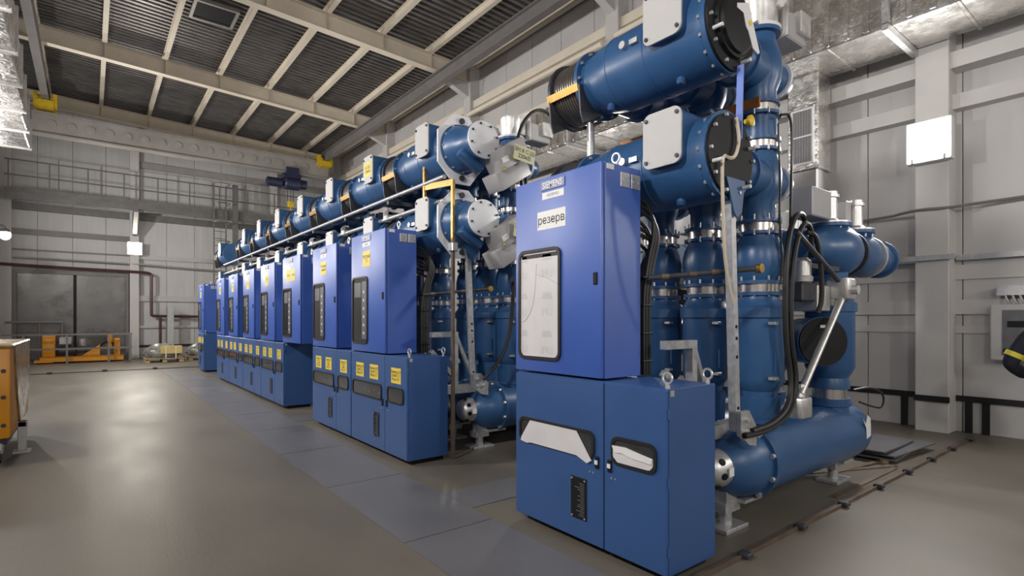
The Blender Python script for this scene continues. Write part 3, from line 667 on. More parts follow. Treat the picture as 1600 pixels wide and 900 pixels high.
def breaker(Y, label):
    r = thing('breaker_tank', label, 'breaker tank', (4.9, Y, 0), 'horizontal breaker tanks'); o = (0, Y, .47); D = (1, 0, 0)
    part('dome', MB().lathe(o, D, [(3.60, .13), (3.64, .17), (3.70, .21), (3.78, .245), (3.86, .262), (3.94, .268)], 36), 'tank', r)
    part('flange', MB().lathe(o, D, [(3.94, .295), (3.985, .295)], 36), 'tank', r)
    part('body', MB().lathe(o, D, [(3.985, .27), (5.72, .27), (5.84, .262), (5.92, .24), (5.98, .19), (6.01, .12), (6.02, .03)], 40), 'tank', r)
    part('flange_bolts', bolts(MB(), (3.94, Y, .47), (-1, 0, 0), .275, 10, .02, .03, .3), 'galv', r)
    cp = part('ventilated_cap', MB().lathe(o, D, [(3.44, .05), (3.455, .09), (3.49, .12), (3.55, .138), (3.62, .142)], 28), 'alu', r)
    mb = MB()
    for k in range(8):
        a = k*PI/4+.2; c = Vector((3.515, Y+.131*math.cos(a), .47+.131*math.sin(a)))
        mb.lathe(c, (-.35, math.cos(a), math.sin(a)), [(0, .026), (.008, .022)], 10)
    part('vent_hole', mb, 'black', cp)
    part('cap_label', MB().box(3.54, 3.60, Y-.150, Y-.142, .44, .50), 'white', cp)
    for X in (3.74, 5.64):
        f = part('foot', MB().box(X-.10, X+.10, Y-.06, Y+.06, .13, .2).cyl((X, Y, .03), (X, Y, .14), .045, n=14).box(X-.07, X+.07, Y-.05, Y+.05, .14, .30), 'galv', r)
        part('foot_plate', MB().rbox(X-.15, X+.15, Y-.10, Y+.10, 0, .03, .004, 1), 'galv', f)
    part('saddle', MB().box(3.80, 4.05, Y-.12, Y+.12, .19, .215), 'galv', r); part('saddle', MB().box(5.58, 5.80, Y-.12, Y+.12, .19, .215), 'galv', r)
    for X in (XP, 5.56): part('outlet', MB().lathe((X, Y, .60), (0, 0, 1), [(0, .17), (.14, .16), (.142, .185), (.175, .185)], 24), 'tank', r)
    return r
def line_module(Y, label):
    r = thing('line_module', label, 'switch module', (5.56, Y, .78), 'rear line modules'); X = 5.56
    V = lambda prof, x=X, n=28: MB().lathe((x, Y, 0), (0, 0, 1), prof, n)
    part('steel_band', V([(.81, .15), (.90, .15)]), 'band', r)
    part('vessel', V([(.775, .175), (.81, .175)]).lathe((X, Y, 0), (0, 0, 1), [(.90, .17), (.93, .17), (1.0, .155), (1.05, .185), (1.10, .21), (1.62, .21), (1.622, .228), (1.70, .228), (1.72, .20), (1.82, .16), (1.85, .16)], 32), 'tank', r)
    part('steel_band', V([(1.85, .15), (1.91, .15)]), 'band', r)
    part('elbow', V([(1.91, .175), (1.935, .175), (1.94, .15), (2.1, .16)]), 'tank', r)
    H = lambda prof, n=32: MB().lathe((-.13, Y, 2.20), (1, 0, 0), prof, n)
    part('bulb', H([(4.95, .14), (5.3, .14), (5.42, .17), (5.52, .23), (5.65, .26), (5.80, .255), (5.92, .22), (6.0, .19)]), 'tank', r)
    part('coupling_ring', H([(6.0, .225), (6.04, .225)]), 'dark_steel', r)
    part('second_bulb', H([(6.04, .18), (6.12, .205), (6.28, .225), (6.42, .21), (6.52, .18)]), 'tank', r)
    part('coupling_ring', H([(6.52, .215), (6.57, .215)]), 'alu', r)
    part('end_tube', H([(6.57, .17), (6.9, .17), (6.902, .20), (6.95, .20)]), 'tank', r)
    for x, s in ((5.55, 1.0), (6.17, .92)):
        f = part('top_flange', V([(2.38, .14), (2.42, .19*s), (2.45, .19*s)], x), 'tank', r)
        part('flange_cap', V([(2.45, .185*s), (2.465, .185*s), (2.475, .10), (2.50, .07), (2.70, .066), (2.702, .085), (2.73, .085), (2.732, .07), (2.76, .07)], x), 'alu', r)
        part('flange_bolts', bolts(MB(), (x, Y, 2.375), (0, 0, 1), .165*s, 10, .012, .045), 'galv', r)
        part('drive_box', MB().rbox(x-.58, x-.20, Y-.10, Y+.10, 2.46, 2.72, .01, 1) if s == 1 else MB().rbox(x-.20, x-.085, Y+.0, Y+.2, 2.50, 2.74, .01, 1), 'box_grey', r)
    # side hatch with black cover
    part('side_neck', MB().lathe((5.10, Y+.06, 1.36), (-.75, -1, 0), [(0, .2), (.30, .2), (.302, .212), (.33, .212)], 28).cyl((5.0, Y+.05, 1.36), (5.5, Y+.05, 1.36), .17, n=20), 'tank', r)
    d = Vector((-.75, -1, 0)).normalized(); p = Vector((5.10, Y+.06, 1.36))+d*.33
    cv = part('black_cover', MB().lathe(p, d, [(0, .205), (.02, .205)], 32), 'black', r)
    q = p+d*.021+Vector((0, 0, .13)); t = Vector((-d.y, d.x, 0)); part('cover_label', MB().prism([(-.03, -.012), (.03, -.012), (.03, .012), (-.03, .012)], q, -t if t.x < 0 else t, (0, 0, 1), .002), 'white', cv)
    # gear boxes and motor
    part('gear_box', MB().rbox(4.78, 5.02, Y-.22, Y+.02, 1.62, 1.84, .008, 1), 'alu', r)
    part('gear_box', MB().rbox(5.03, 5.20, Y-.25, Y-.05, 1.66, 1.80, .008, 1), 'galv', r)
    part('drive_motor', MB().lathe((4.66, Y-.15, 1.86), (0, 0, 1), [(0, .075), (.04, .08), (.05, .065), (.17, .065), (.20, .04)], 18), 'alu', r)
    part('linkage', MB().rbox(4.55, 4.80, Y-.2, Y-.08, 1.70, 1.85, .01, 1).bar((4.7, Y-.16, 2.0), (5.3, Y-.16, 2.0), .05, .04), 'dark_steel', r)
    part('valve', MB().cyl((5.25, Y-.2, 1.74), (5.4, Y-.2, 1.74), .03, n=10).cyl((5.32, Y-.2, 1.70), (5.32, Y-.2, 1.80), .022, n=10), 'brass', r)
    return r
PN = ['nearest', 'middle', 'farthest']
p0 = pole(2.20, 'nearest of three vertical blue switch poles in the near bay')
k0 = breaker(2.20, 'nearest horizontal blue breaker tank lying on feet in the near bay')
m0 = line_module(2.20, 'nearest rear blue line module with silver caps by the right wall')
for i in (1, 2):
    copy_tree(p0, (0, .47*i, 0), '%s of three vertical blue switch poles in the near bay' % PN[i])
    copy_tree(k0, (0, .60*i, 0), '%s horizontal blue breaker tank in the near bay' % PN[i])
    copy_tree(m0, (0, .60*i, 0), '%s rear blue line module in the near bay' % PN[i])
for b, yb in (('second', 5.43), ('third', 7.15)):
    for i in range(3):
        copy_tree(p0, (0, yb-2.20+.47*i, 0), '%s vertical blue switch pole of the %s bay' % (PN[i], b))
        if b == 'second' or i < 2: copy_tree(k0, (0, yb-2.20+.60*i+.08*(b == 'third'), 0), '%s horizontal blue breaker tank of the %s bay' % (PN[i], b))

for b, yb in (('fourth', 10.23), ('fifth', 11.78), ('sixth', 13.33)):
    for i in range(3): copy_tree(p0, (0, yb-2.20+.47*i, 0), '%s vertical blue switch pole of the %s bay' % (PN[i], b))

# ------------------------------------------------------------------ frames, struts, cables of the near and second bay
def bay_frame(Y0, label, plab, dlab):
    r = thing('support_bracket', label, 'bracket', (3.3, Y0+.45, .75))
    yy = Y0+.40
    part('beam', MB().bar((3.14, yy, 1.37), (3.50, yy, 1.37), .06, .06), 'galv', r)
    part('post', MB().bar((3.47, yy, 1.34), (3.47, yy, .72), .06, .06), 'galv', r)
    part('diagonal', MB().bar((3.14, yy, 1.18), (3.47, yy, .84), .05, .05), 'galv', r)
    part('diagonal', MB().bar((3.48, yy, 1.36), (3.72, yy, .84), .04, .04), 'galv', r)
    part('base_beam', MB().bar((3.2, yy-.06, .72), (4.35, yy-.06, .72), .10, .10), 'galv', r)
    p = thing('strut_post', plab, 'post', (3.52, Y0+.09, .72))
    part('channel', MB().bar((3.45, Y0+.09, 2.38), (3.52, Y0+.09, .78), .055, .055), 'galv', p)
    mb = MB()
    for t in (.55, .6, .68, .9): mb.cyl((3.45+.07*t, Y0+.062, 2.38-1.6*t), (3.45+.07*t, Y0+.058, 2.38-1.6*t), .012, n=8)
    part('slot_holes', mb, 'black', p)
    part('head_plate', MB().prism([(-.13, .10), (.10, .10), (.06, -.12), (0, -.16), (-.04, -.12)], (3.46, Y0+.05, 2.40), *FY, .012), 'tank', p)
    part('foot_bracket', MB().prism([(-.05, .14), (.06, .14), (.16, .02), (.16, -.12), (.06, -.10), (-.05, -.02)], (3.54, Y0+.06, .78), *FY, .03), 'galv', p)
    mb = MB()
    for a, b in ((.02, .08), (.02, .0), (.1, 0)): mb.cyl((3.54+a, Y0+.03, .78+b), (3.54+a, Y0+.01, .78+b), .018, n=6)
    part('bracket_bolts', mb, 'alu', p)
    d = thing('linkage_rod', dlab, 'rod', (3.7, Y0+.02, 1.93))
    part('rod', MB().cyl((3.10, Y0+.5, 1.84), (3.72, Y0+.02, 1.91), .02, n=10), 'dark_steel', d)
    mb = MB()
    for t in (.15, .4, .6, .75): 
        q = Vector((3.10, Y0+.5, 1.84)).lerp(Vector((3.72, Y0+.02, 1.91)), t); mb.cyl(q-Vector((.02, -.016, 0)), q+Vector((.02, -.016, 0)), .023, n=10)
    part('fittings', mb, 'brown_post', d); part('knob', MB().cyl((3.72, Y0+.04, 1.91), (3.72, Y0, 1.91), .034, n=12), 'brass', d)
bay_frame(1.91, 'welded grey support frame behind the nearest cabinet', 'galvanised upright strut in front of the near bay poles', 'brass fitted linkage rod crossing the near bay poles')
bay_frame(5.16, 'welded grey support frame behind the second cabinet', 'galvanised upright strut in front of the second bay poles', 'brass fitted linkage rod crossing the second bay poles')
def bundle(Y0, label):
    r = thing('cable_bundle', label, 'cables', (3.15, Y0, 1.15))
    for i in range(7):
        ox = .030*(i % 3); oy = .028*(i//3)
        part('cable', MB().tube([(3.02, Y0+.02+oy, 2.42-.05*i), (3.16+ox, Y0+oy, 2.40-.05*i), (3.26+ox*.8, Y0+oy, 2.22-.03*i), (3.17+ox, Y0+oy, 1.95), (3.12+ox, Y0+oy, 1.7), (3.13+ox, Y0+oy, 1.15)], .015, 7), 'cable', r)
    for z in (1.25, 1.45, 1.65, 1.85): part('tie', MB().rbox(3.10, 3.22, Y0-.02, Y0+.075, z-.006, z+.006, .004, 1), 'rubber', r)
bundle(2.47, 'bundle of black cables looping down behind the nearest upper cabinet')
bundle(5.75, 'bundle of black cables looping down behind the second upper cabinet')
def cable(pts, rad, label, m='cable'):
    single('cable', MB().tube(pts, rad, 8), m, label, 'cable', pts[-1])
cable([(4.55, 1.97, 2.30), (4.42, 1.95, 2.40), (4.22, 1.93, 2.32), (4.08, 1.92, 2.0), (4.08, 1.92, 1.4), (4.18, 1.92, 1.1), (4.10, 1.9, .90), (3.85, 1.9, .80), (3.6, 1.92, .78)], .021, 'thick black cable dropping in front of the nearest pole to the breaker')
cable([(4.62, 1.97, 2.05), (4.60, 1.95, 2.25), (4.45, 1.93, 2.33), (4.28, 1.92, 2.2), (4.18, 1.92, 1.9), (4.16, 1.92, 1.4), (4.25, 1.91, 1.1), (4.15, 1.9, .86), (3.8, 1.9, .76), (3.5, 1.92, .76)], .021, 'second thick black cable beside the nearest pole with a high loop')
cable([(4.50, 1.95, 2.24), (4.62, 1.93, 2.24), (4.72, 1.93, 2.0), (4.74, 1.93, 1.7), (4.70, 1.95, 1.6)], .020, 'short black cable arch left of the silver capped module')
cable([(4.18, 2.0, 3.12), (4.28, 1.97, 3.14), (4.30, 1.97, 2.9), (4.27, 1.97, 2.3), (4.25, 1.97, 1.75)], .010, 'thin black wire running down the nearest pole')
cable([(4.16, 2.01, 3.05), (4.14, 2.0, 2.9), (4.18, 2.0, 2.6), (4.15, 2.0, 2.4), (4.2, 2.0, 2.0), (4.18, 2.0, 1.85)], .008, 'thin black wire clinging to the bulbs of the nearest pole')
cable([(5.72, 2.05, .88), (5.95, 1.98, .90), (6.3, 1.98, .80), (6.25, 1.98, .66), (6.0, 1.98, .70), (5.8, 2.03, .76)], .010, 'thin black cable loop at the rear end of the nearest breaker')
cable([(4.85, 5.40, 4.02), (4.80, 5.25, 4.22), (4.35, 5.1, 4.18), (4.02, 5.05, 3.8), (4.05, 5.05, 3.4), (4.15, 5.1, 3.1)], .022, 'thick black cable arching over the second bay beside the grey drive boxes')
cable([(4.00, 5.2, 3.45), (4.18, 5.1, 3.5), (4.22, 5.1, 3.2), (4.15, 5.2, 2.9)], .02, 'short black cable hanging beside the second bay drive box')
cable([(4.05, 5.15, 2.0), (4.0, 5.12, 1.5), (3.85, 5.1, 1.1), (3.6, 5.15, .85)], .022, 'thick black cable curving down before the second bay poles')
single('strut_rod', MB().cyl((5.10, 1.90, 1.78), (4.28, 1.90, .98), .028, n=12), 'alu', 'bright diagonal tube strut beside the black round cover', 'strut', (4.28, 1.90, .98))
single('strut_rod', MB().cyl((4.25, 1.92, 2.22), (5.08, 1.92, 1.86), .022, n=12), 'dark_steel', 'dark diagonal strut below the silver capped flange', 'strut', (4.25, 1.92, 2.22))
mb = MB().rbox(4.18, 4.36, 1.84, 1.98, .80, .96, .02, 2).cyl((4.27, 1.91, .90), (4.33, 1.91, 1.04), .035, n=10); single('strut_joint', mb, 'alu', 'shiny joint at the foot of the diagonal tube strut', 'joint', (4.27, 1.91, .8))
mb = MB().rbox(5.02, 5.2, 1.84, 2.0, 1.72, 1.90, .02, 2).cyl((5.1, 1.84, 1.8), (5.1, 1.79, 1.8), .04, n=10); single('strut_joint', mb, 'alu', 'shiny joint at the top of the diagonal tube strut', 'joint', (5.1, 1.9, 1.72))
single('copper_strip', MB().bar((3.90, 2.02, 3.16), (3.90, 3.35, 3.16), .02, .07), 'copper', 'brown copper strip running between the near bay tiers', 'copper strip', (3.9, 2.02, 3.16))
single('blue_bar', MB().bar((3.47, 1.93, 3.27), (3.50, 1.96, 2.78), .045, .01, (1, 0, 0)), 'blue_strap', 'light blue flat bar hanging under the upper black cover', 'bar', (3.5, 1.96, 2.78))
single('yellow_cap', MB().lathe((3.62, 1.98, 2.93), (0, -1, 0), [(0, .02), (.03, .02), (.032, .04), (.05, .04), (.06, .02)], 12), 'yellow_paint', 'small yellow valve cap beside the nearest pole', 'valve cap', (3.62, 1.98, 2.93))
single('hanger_post', MB().cyl((3.45, 3.3, 2.8), (3.45, 3.3, 3.3), .035, n=12), 'galv', 'short bright post between the near bay busbar tiers', 'post', (3.45, 3.3, 2.8))
single('sticker', MB().prism([(-.13, .08), (-.06, .02), (-.02, .10), (.05, .06), (.06, -.10), (-.04, -.12), (-.05, -.02)], (5.72, 1.928, .56), *FY, .003), 'white', 'torn white paper label on the end of the nearest breaker', 'label', (5.72, 1.928, .56))

# ------------------------------------------------------------------ floor rail with clips, loose plates, trench edge
r = thing('floor_rail', 'brown steel floor rail with clips running to the right wall', 'rail', (6, 1.87, 0))
part('angle', MB().box(2.55, 9.1, 1.84, 1.90, 0, .012).box(2.55, 9.1, 1.835, 1.845, 0, .03), 'brown_post', r)
for i in range(8):
    x = 3.35+.78*i; part('clip', MB().rbox(x-.035, x+.035, 1.79, 1.87, .01, .045, .008, 1), 'dark_steel', r)
r = thing('floor_rail', 'thin floor edge rail with clips before the far gate', 'rail', (1, 20.2, 0))
part('angle', MB().box(XL, 9.1, 20.15, 20.21, 0, .02), 'dark_steel', r)
for i in range(8): part('clip', MB().rbox(-2.2+1.25*i, -2.08+1.25*i, 20.05, 20.17, .0, .06, .01, 1), 'dark_steel', r)
for i, (x0, x1, y0, y1, z, a) in enumerate(((6.75, 7.85, 2.05, 2.75, .04, .05), (6.8, 7.95, 2.0, 2.66, .075, -.06), (6.7, 7.75, 2.12, 2.75, .11, .03))):
    T = Matrix.Translation(((x0+x1)/2, (y0+y1)/2, z)) @ Matrix.Rotation(a, 4, 'Z') @ Matrix.Rotation(.02*(i == 2), 4, 'Y')
    hw, hd = (x1-x0)/2, (y1-y0)/2
    single('loose_plate', MB().box(-hw, hw, -hd, hd, -.008, .008, T), 'floor_plate', 'loose grey floor plate in the pile by the right wall, %s' % ['bottom one', 'middle one', 'top one'][i], 'plate', ((x0+x1)/2, (y0+y1)/2, z))
single('pile_block', MB().box(6.75, 7.8, 2.1, 2.16, .0, .032).box(6.75, 7.8, 2.55, 2.61, .0, .032), 'wood', 'wooden bearers under the pile of loose floor plates', 'bearer', (7.2, 2.1, 0))
r = thing('trench_frame', 'open steel floor trench frame beside the plate pile', 'frame', (6.2, 2.2, 0))
for a, b in (((5.3, 2.62, .006), (6.7, 2.0, .006)), ((5.1, 1.98, .006), (6.6, 1.98, .006)), ((5.9, 2.3, .006), (7.6, 2.02, .03))): part('bar', MB().bar(a, b, .05, .012), 'brown_post', r)

# ------------------------------------------------------------------ ducts
def foil_duct(name, label, boxes, ribs, base):
    r = thing(name, label, 'air duct', base)
    for (x0, x1, y0, y1, z0, z1, m_) in boxes: part('duct_section', MB().rbox(x0, x1, y0, y1, z0, z1, .02, 1), m_, r)
    for (x0, x1, y0, y1, z0, z1) in ribs: part('seam_band', MB().rbox(x0, x1, y0, y1, z0, z1, .006, 1), 'foil', r)
    return r
secs = []; ribs = []; y = -5.5
while y < 12: secs.append((8.1, 9.1, y, y+1.45, 5.32, 6.3, 'foil')); ribs.append((8.085, 9.115, y+1.43, y+1.47, 5.305, 6.315)); y += 1.46
r = foil_duct('foil_air_duct', 'large foil wrapped rectangular air duct along the right wall', secs, ribs, (8.6, 3, 5.32))
for y in [-5.2+.24*i for i in range(72)]:
    part('stiffening_rib', MB().rbox(8.068, 8.104, y, y+.07, 5.34, 6.28, .012, 1), 'foil', r)
for cy in COLY[:3]: part('support_angle', MB().box(7.95, 9.12, cy+.15, cy+.22, 5.22, 5.31).box(7.95, 8.02, cy+.15, cy+.22, 5.3, 5.6), 'galv', r)
r = foil_duct('foil_drop_duct', 'vertical foil wrapped duct with a white grille below the big duct', [(8.7, 9.15, 3.60, 4.06, 3.88, 5.32, 'foil'), (8.72, 9.13, 3.62, 4.04, 2.3, 3.86, 'duct')], [(8.68, 9.17, 3.58, 4.08, 3.85, 3.89)], (8.92, 3.83, 2.3))
g = part('grille_frame', MB().ring([(-.17, -.43), (.17, -.43), (.17, .43), (-.17, .43)], [(-.14, -.40), (.14, -.40), (.14, .40), (-.14, .40)], (8.70, 3.83, 4.37), *FX, .02), 'plate_white', r)
part('grille_bar', MB().box(8.682, 8.70, 3.69, 3.97, 4.36, 4.385), 'plate_white', g)
part('grille_back', MB().box(8.692, 8.698, 3.69, 3.97, 3.97, 4.77), 'dark_steel', g)
mb = MB()
for i in range(12): mb.box(8.684, 8.692, 3.70+.0235*i, 3.708+.0235*i, 3.97, 4.77)
part('grille_vanes', mb, 'plate_grey', g)
# left duct hanging near the left wall
r = thing('left_foil_duct', 'foil wrapped air duct hanging at the upper left edge', 'air duct', (-1.6, 12, 5.5))
for i in range(8):
    y0 = 5.0+1.48*i; xr = -.70-.055*i
    part('duct_section', MB().rbox(-2.3, xr, y0, y0+1.46, 5.5-.0*i, 6.2, .02, 1), 'foil', r)
    part('seam_band', MB().rbox(-2.32, xr+.03, y0+1.42, y0+1.48, 5.48, 6.22, .005, 1), 'duct', r)
for i in range(4):
    part('hanger', MB().box(-1.7, -1.66, 6+3*i, 6.04+3*i, 6.2, roof_z(-1.7)), 'galv', r)

# ------------------------------------------------------------------ right wall fittings
r = thing('wall_panel_box', 'light grey control box with dark window on the right wall', 'control box', (9.38, 1.4, 1.0))
part('housing', MB().rbox(9.25, XR-.02, 0.9, 1.72, 1.02, 1.74, .012, 1), 'plate_grey', r)
w_ = part('window', MB().box(9.243, 9.25, .97, 1.60, 1.09, 1.67), 'instr', r)
part('display', MB().box(9.236, 9.243, 1.35, 1.55, 1.45, 1.53), 'black', w_)
part('knob', MB().cyl((9.243, 1.55, 1.15), (9.22, 1.55, 1.15), .035, n=14), 'black', w_)
mb = MB()
for i in range(8): mb.box(9.237, 9.243, 1.05+.07*i, 1.075+.07*i, 1.32, 1.335)
part('indicator_row', mb, 'copper', w_)
r = thing('cable_tray', 'grey cable tray with looping cables above the wall control box', 'cable tray', (9.4, 1.2, 1.85))
part('tray', MB().box(9.28, XR-.02, .5, 1.66, 1.86, 1.98), 'galv', r)
for i in range(10): part('cable', MB().tube([(9.3, 1.58-.07*i, 1.87), (9.27, 1.56-.07*i, 1.80), (9.32, 1.53-.07*i, 1.74)], .013, 6), 'plate_grey', r)
single('conduit', MB().tube([(9.44, 9.0, 3.0), (9.44, 3.0, 3.06), (9.1, 2.5, 3.08), (9.1, 2.1, 3.05), (9.44, 1.8, 3.12), (9.44, -5, 3.2)], .02, 8, 2), 'runway', 'grey conduit running level along the right wall past the column', 'conduit', (9.44, 2, 3.06))
r = thing('cable_ladder', 'thin silver cable channel along the right wall at mid height', 'cable channel', (9.44, 2, 2.35))
part('channel', MB().box(9.38, XR-.02, -5.5, 2.1, 2.36, 2.43), 'galv', r); part('channel', MB().box(9.38, XR-.02, 2.52, 12, 2.36, 2.43), 'galv', r)
part('channel', MB().box(9.06, 9.13, 2.05, 2.6, 2.36, 2.43), 'galv', r)

# ------------------------------------------------------------------ far end: walkway, ladder, pipes, railing, machines, pallets
r = thing('walkway', 'grey steel walkway with railing high on the far wall', 'walkway', (3, 25.4, 5.7))
part('edge_beam', MB().box(XL+.2, XR-.4, 25.28, 25.36, 5.72, 5.98), 'walkway', r)
part('deck', MB().box(XL+.2, XR-.4, 25.3, YF-.03, 5.92, 5.98), 'walkway', r)
part('kick_plate', MB().box(XL+.2, XR-.4, 25.27, 25.29, 5.98, 6.13), 'walkway', r)
part('wall_beam', MB().box(XL+.2, XR-.4, YF-.2, YF-.03, 5.5, 5.75), 'walkway', r)
for z in (6.55, 7.08): part('rail', MB().cyl((XL+.2, 25.3, z), (XR-.4, 25.3, z), .025, n=8), 'walkway', r)
for i in range(11): part('rail_post', MB().box(-2.2+1.08*i-.02, -2.2+1.08*i+.02, 25.28, 25.32, 5.98, 7.08), 'walkway', r)
for x in (1.4, 6.6): part('bracket', MB().prism([(0, 0), (0, -.9), (-.12, -.9), (-.95, -.1), (-.95, 0)], (x-.07, YF-.33, 5.74), (0, 1, 0), (0, 0, 1), .14), 'walkway', r)
r = thing('caged_ladder', 'steel ladder with hoop cage up to the walkway', 'ladder', (4.4, 25.0, 0))
for x in (4.05, 4.5): part('stile', MB().box(x-.025, x+.025, 25.15, 25.2, .2, 7.1), 'walkway', r)
for i in range(22): part('rung', MB().cyl((4.05, 25.17, .4+.3*i), (4.5, 25.17, .4+.3*i), .014, n=6), 'walkway', r)
for i in range(7):
    z = 2.4+.78*i; part('hoop', MB().tube([(4.05, 25.15, z), (3.95, 24.8, z), (4.1, 24.5, z), (4.45, 24.5, z), (4.6, 24.8, z), (4.5, 25.15, z)], .018, 6), 'walkway', r)
part('post', MB().box(4.75, 4.95, 25.1, 25.25, 0, 7.2), 'walkway', r)
single('fire_pipe', MB().tube([(XL+.02, 25.95, 3.50), (-1, 25.95, 3.46), (1.5, 25.93, 3.42), (1.95, 25.93, 3.40), (1.95, 25.93, 3.2), (1.95, 25.93, 1.75), (1.97, 25.93, 1.70), (2.1, 25.93, 1.68), (4.5, 25.93, 1.66), (9, 25.93, 1.62)], .055, 10, 2), 'maroon', 'maroon pipe running over the gate and down the far wall', 'pipe', (0, 25.95, 3.4))
single('drain_pipe', MB().cyl((2.25, 25.93, 0.35), (2.25, 25.93, 1.7), .05, n=10), 'maroon', 'short vertical maroon pipe on the far wall', 'pipe', (2.25, 25.93, .35))
single('wall_pipe', MB().tube([(XL+.02, 26.05, 3.78), (1.2, 26.05, 3.74), (1.8, 25.9, 3.72), (4.3, 26.0, 3.62), (9, 26, 3.5)], .03, 8, 2), 'galv', 'thin grey pipe above the maroon pipe on the far wall', 'pipe', (0, 26.05, 3.7))
single('post', MB().rbox(2.45, 2.68, 25.5, 25.7, 0, 2.05, .01, 1), 'galv', 'short grey steel post behind the wrapped pallet', 'post', (2.56, 25.6, 0))
r = thing('railing', 'low grey guard railing in front of the gate', 'railing', (-.4, 24.4, 0))
for x in (-1.75, -.62, .55, 1.2): part('post', MB().box(x-.03, x+.03, 24.4, 24.46, 0, 1.05), 'runway', r)
for z in (1.02, .52): part('rail', MB().box(-2.3, 1.25, 24.41, 24.45, z-.03, z+.03), 'runway', r)
part('post', MB().box(1.17, 1.23, 25.2, 25.26, 0, 1.05), 'runway', r)
for z in (1.02, .52): part('rail', MB().box(1.18, 1.22, 24.44, 25.24, z-.025, z+.025), 'runway', r)
r = thing('railing', 'grey pipe barrier close to the gate at the left', 'railing', (-1.6, 25.4, 0))
part('rail', MB().cyl((-2.3, 25.4, 1.45), (-.75, 25.4, 1.45), .04, n=8), 'runway', r)
for x in (-1.4, -.78): part('post', MB().cyl((x, 25.4, 0), (x, 25.4, 1.45), .025, n=8), 'runway', r)
r = thing('orange_pump_unit', 'orange skid mounted machine behind the far railing', 'machine', (-.2, 25.0, 0))
part('skid', MB().box(-1.35, 1.0, 24.75, 25.4, .06, .22).box(-1.5, -1.0, 24.7, 25.4, .04, .12), 'orange', r)
part('upright', MB().rbox(-1.3, -.95, 24.8, 25.35, .2, 1.0, .03, 2), 'orange', r)
part('gusset', MB().prism([(0, 0), (.55, 0), (.55, .42)], (-.25, 24.8, .22), (1, 0, 0), (0, 0, 1), .04), 'orange', r)
part('post', MB().rbox(.72, .9, 24.8, 25.0, .2, .85, .02, 1).cyl((.6, 24.95, .5), (.6, 24.95, 1.0), .09, n=12), 'orange', r)
part('motor', MB().lathe((-.9, 25.05, .42), (1, 0, 0), [(0, .1), (.05, .15), (.5, .15), (.55, .08), (.8, .08), (.82, .14), (.95, .14)], 16), 'dark_steel', r)
part('control_box', MB().rbox(-.85, -.5, 24.9, 25.2, .65, .92, .02, 1).cyl((-.2, 25.0, .6), (-.2, 25.0, .85), .1, n=12), 'galv', r)
part('hose', MB().tube([(.2, 25, .4), (.4, 24.9, .7), (.65, 24.9, .75), (.8, 24.9, .4)], .03, 6), 'rubber', r)
def pallet(x, y, lab, blab):
    r = thing('pallet', lab, 'pallet', (x, y, 0))
    for i in range(5): part('board', MB().box(x-.6, x+.6, y-.40+.2*i-.08, y-.40+.2*i+.08, .12, .145), 'wood', r)
    for i in (-1, 0, 1):
        for j in (-1, 0, 1): part('block', MB().box(x+.52*i-.07, x+.52*i+.07, y+.38*j-.06, y+.38*j+.06, 0, .12), 'wood', r)
    b = thing('wrapped_parts', blab, 'parcel', (x, y, .15))
    part('carton', MB().rbox(x-.12, x+.55, y-.42, y-.02, .30, .58, .01, 1), 'carton', b)
    bm = bmesh.new(); bmesh.ops.create_icosphere(bm, subdivisions=3, radius=1)
    mb = MB(); rr = random.Random(3)
    mb.add([(x-.05+p.co.x*.58*(1+rr.uniform(-.08, .08)), y+.03+p.co.y*.38, max(.15, .3+p.co.z*.36*(1+rr.uniform(-.15, .1)))) for p in bm.verts], [tuple(v.index for v in f.verts) for f in bm.faces]); bm.free()
    part('plastic_wrap', mb, 'grey_wrap', b)
    for dx in (.02, .33): part('strap', MB().box(x+dx, x+dx+.03, y-.427, y-.42, .15, .59), 'white', b)
pallet(2.15, 23.6, 'wooden pallet by the far wall under the left wrapped load', 'plastic wrapped parts with a yellow carton on the left pallet')
pallet(3.55, 24.1, 'wooden pallet partly hidden by the farthest cabinet', 'plastic wrapped parts with a carton on the hidden pallet')
# bulkhead lamp on arm at the left
r = thing('pendant_lamp', 'small glass jar lamp on an arm at the left edge', 'lamp', (-1.98, 22, 4.05))
part('arm', MB().tube([(XL, 22, 4.35), (-2.1, 22, 4.36), (-1.98, 22, 4.33), (-1.98, 22, 4.24)], .018, 6), 'dark_steel', r)
part('socket', MB().lathe((-1.98, 22, 4.26), (0, 0, -1), [(0, .05), (.03, .1), (.10, .13)], 16), 'dark_steel', r)
part('jar', MB().lathe((-1.98, 22, 4.16), (0, 0, -1), [(0, .12), (.06, .14), (.16, .13), (.22, .09), (.25, .03)], 18), 'bulb', r)
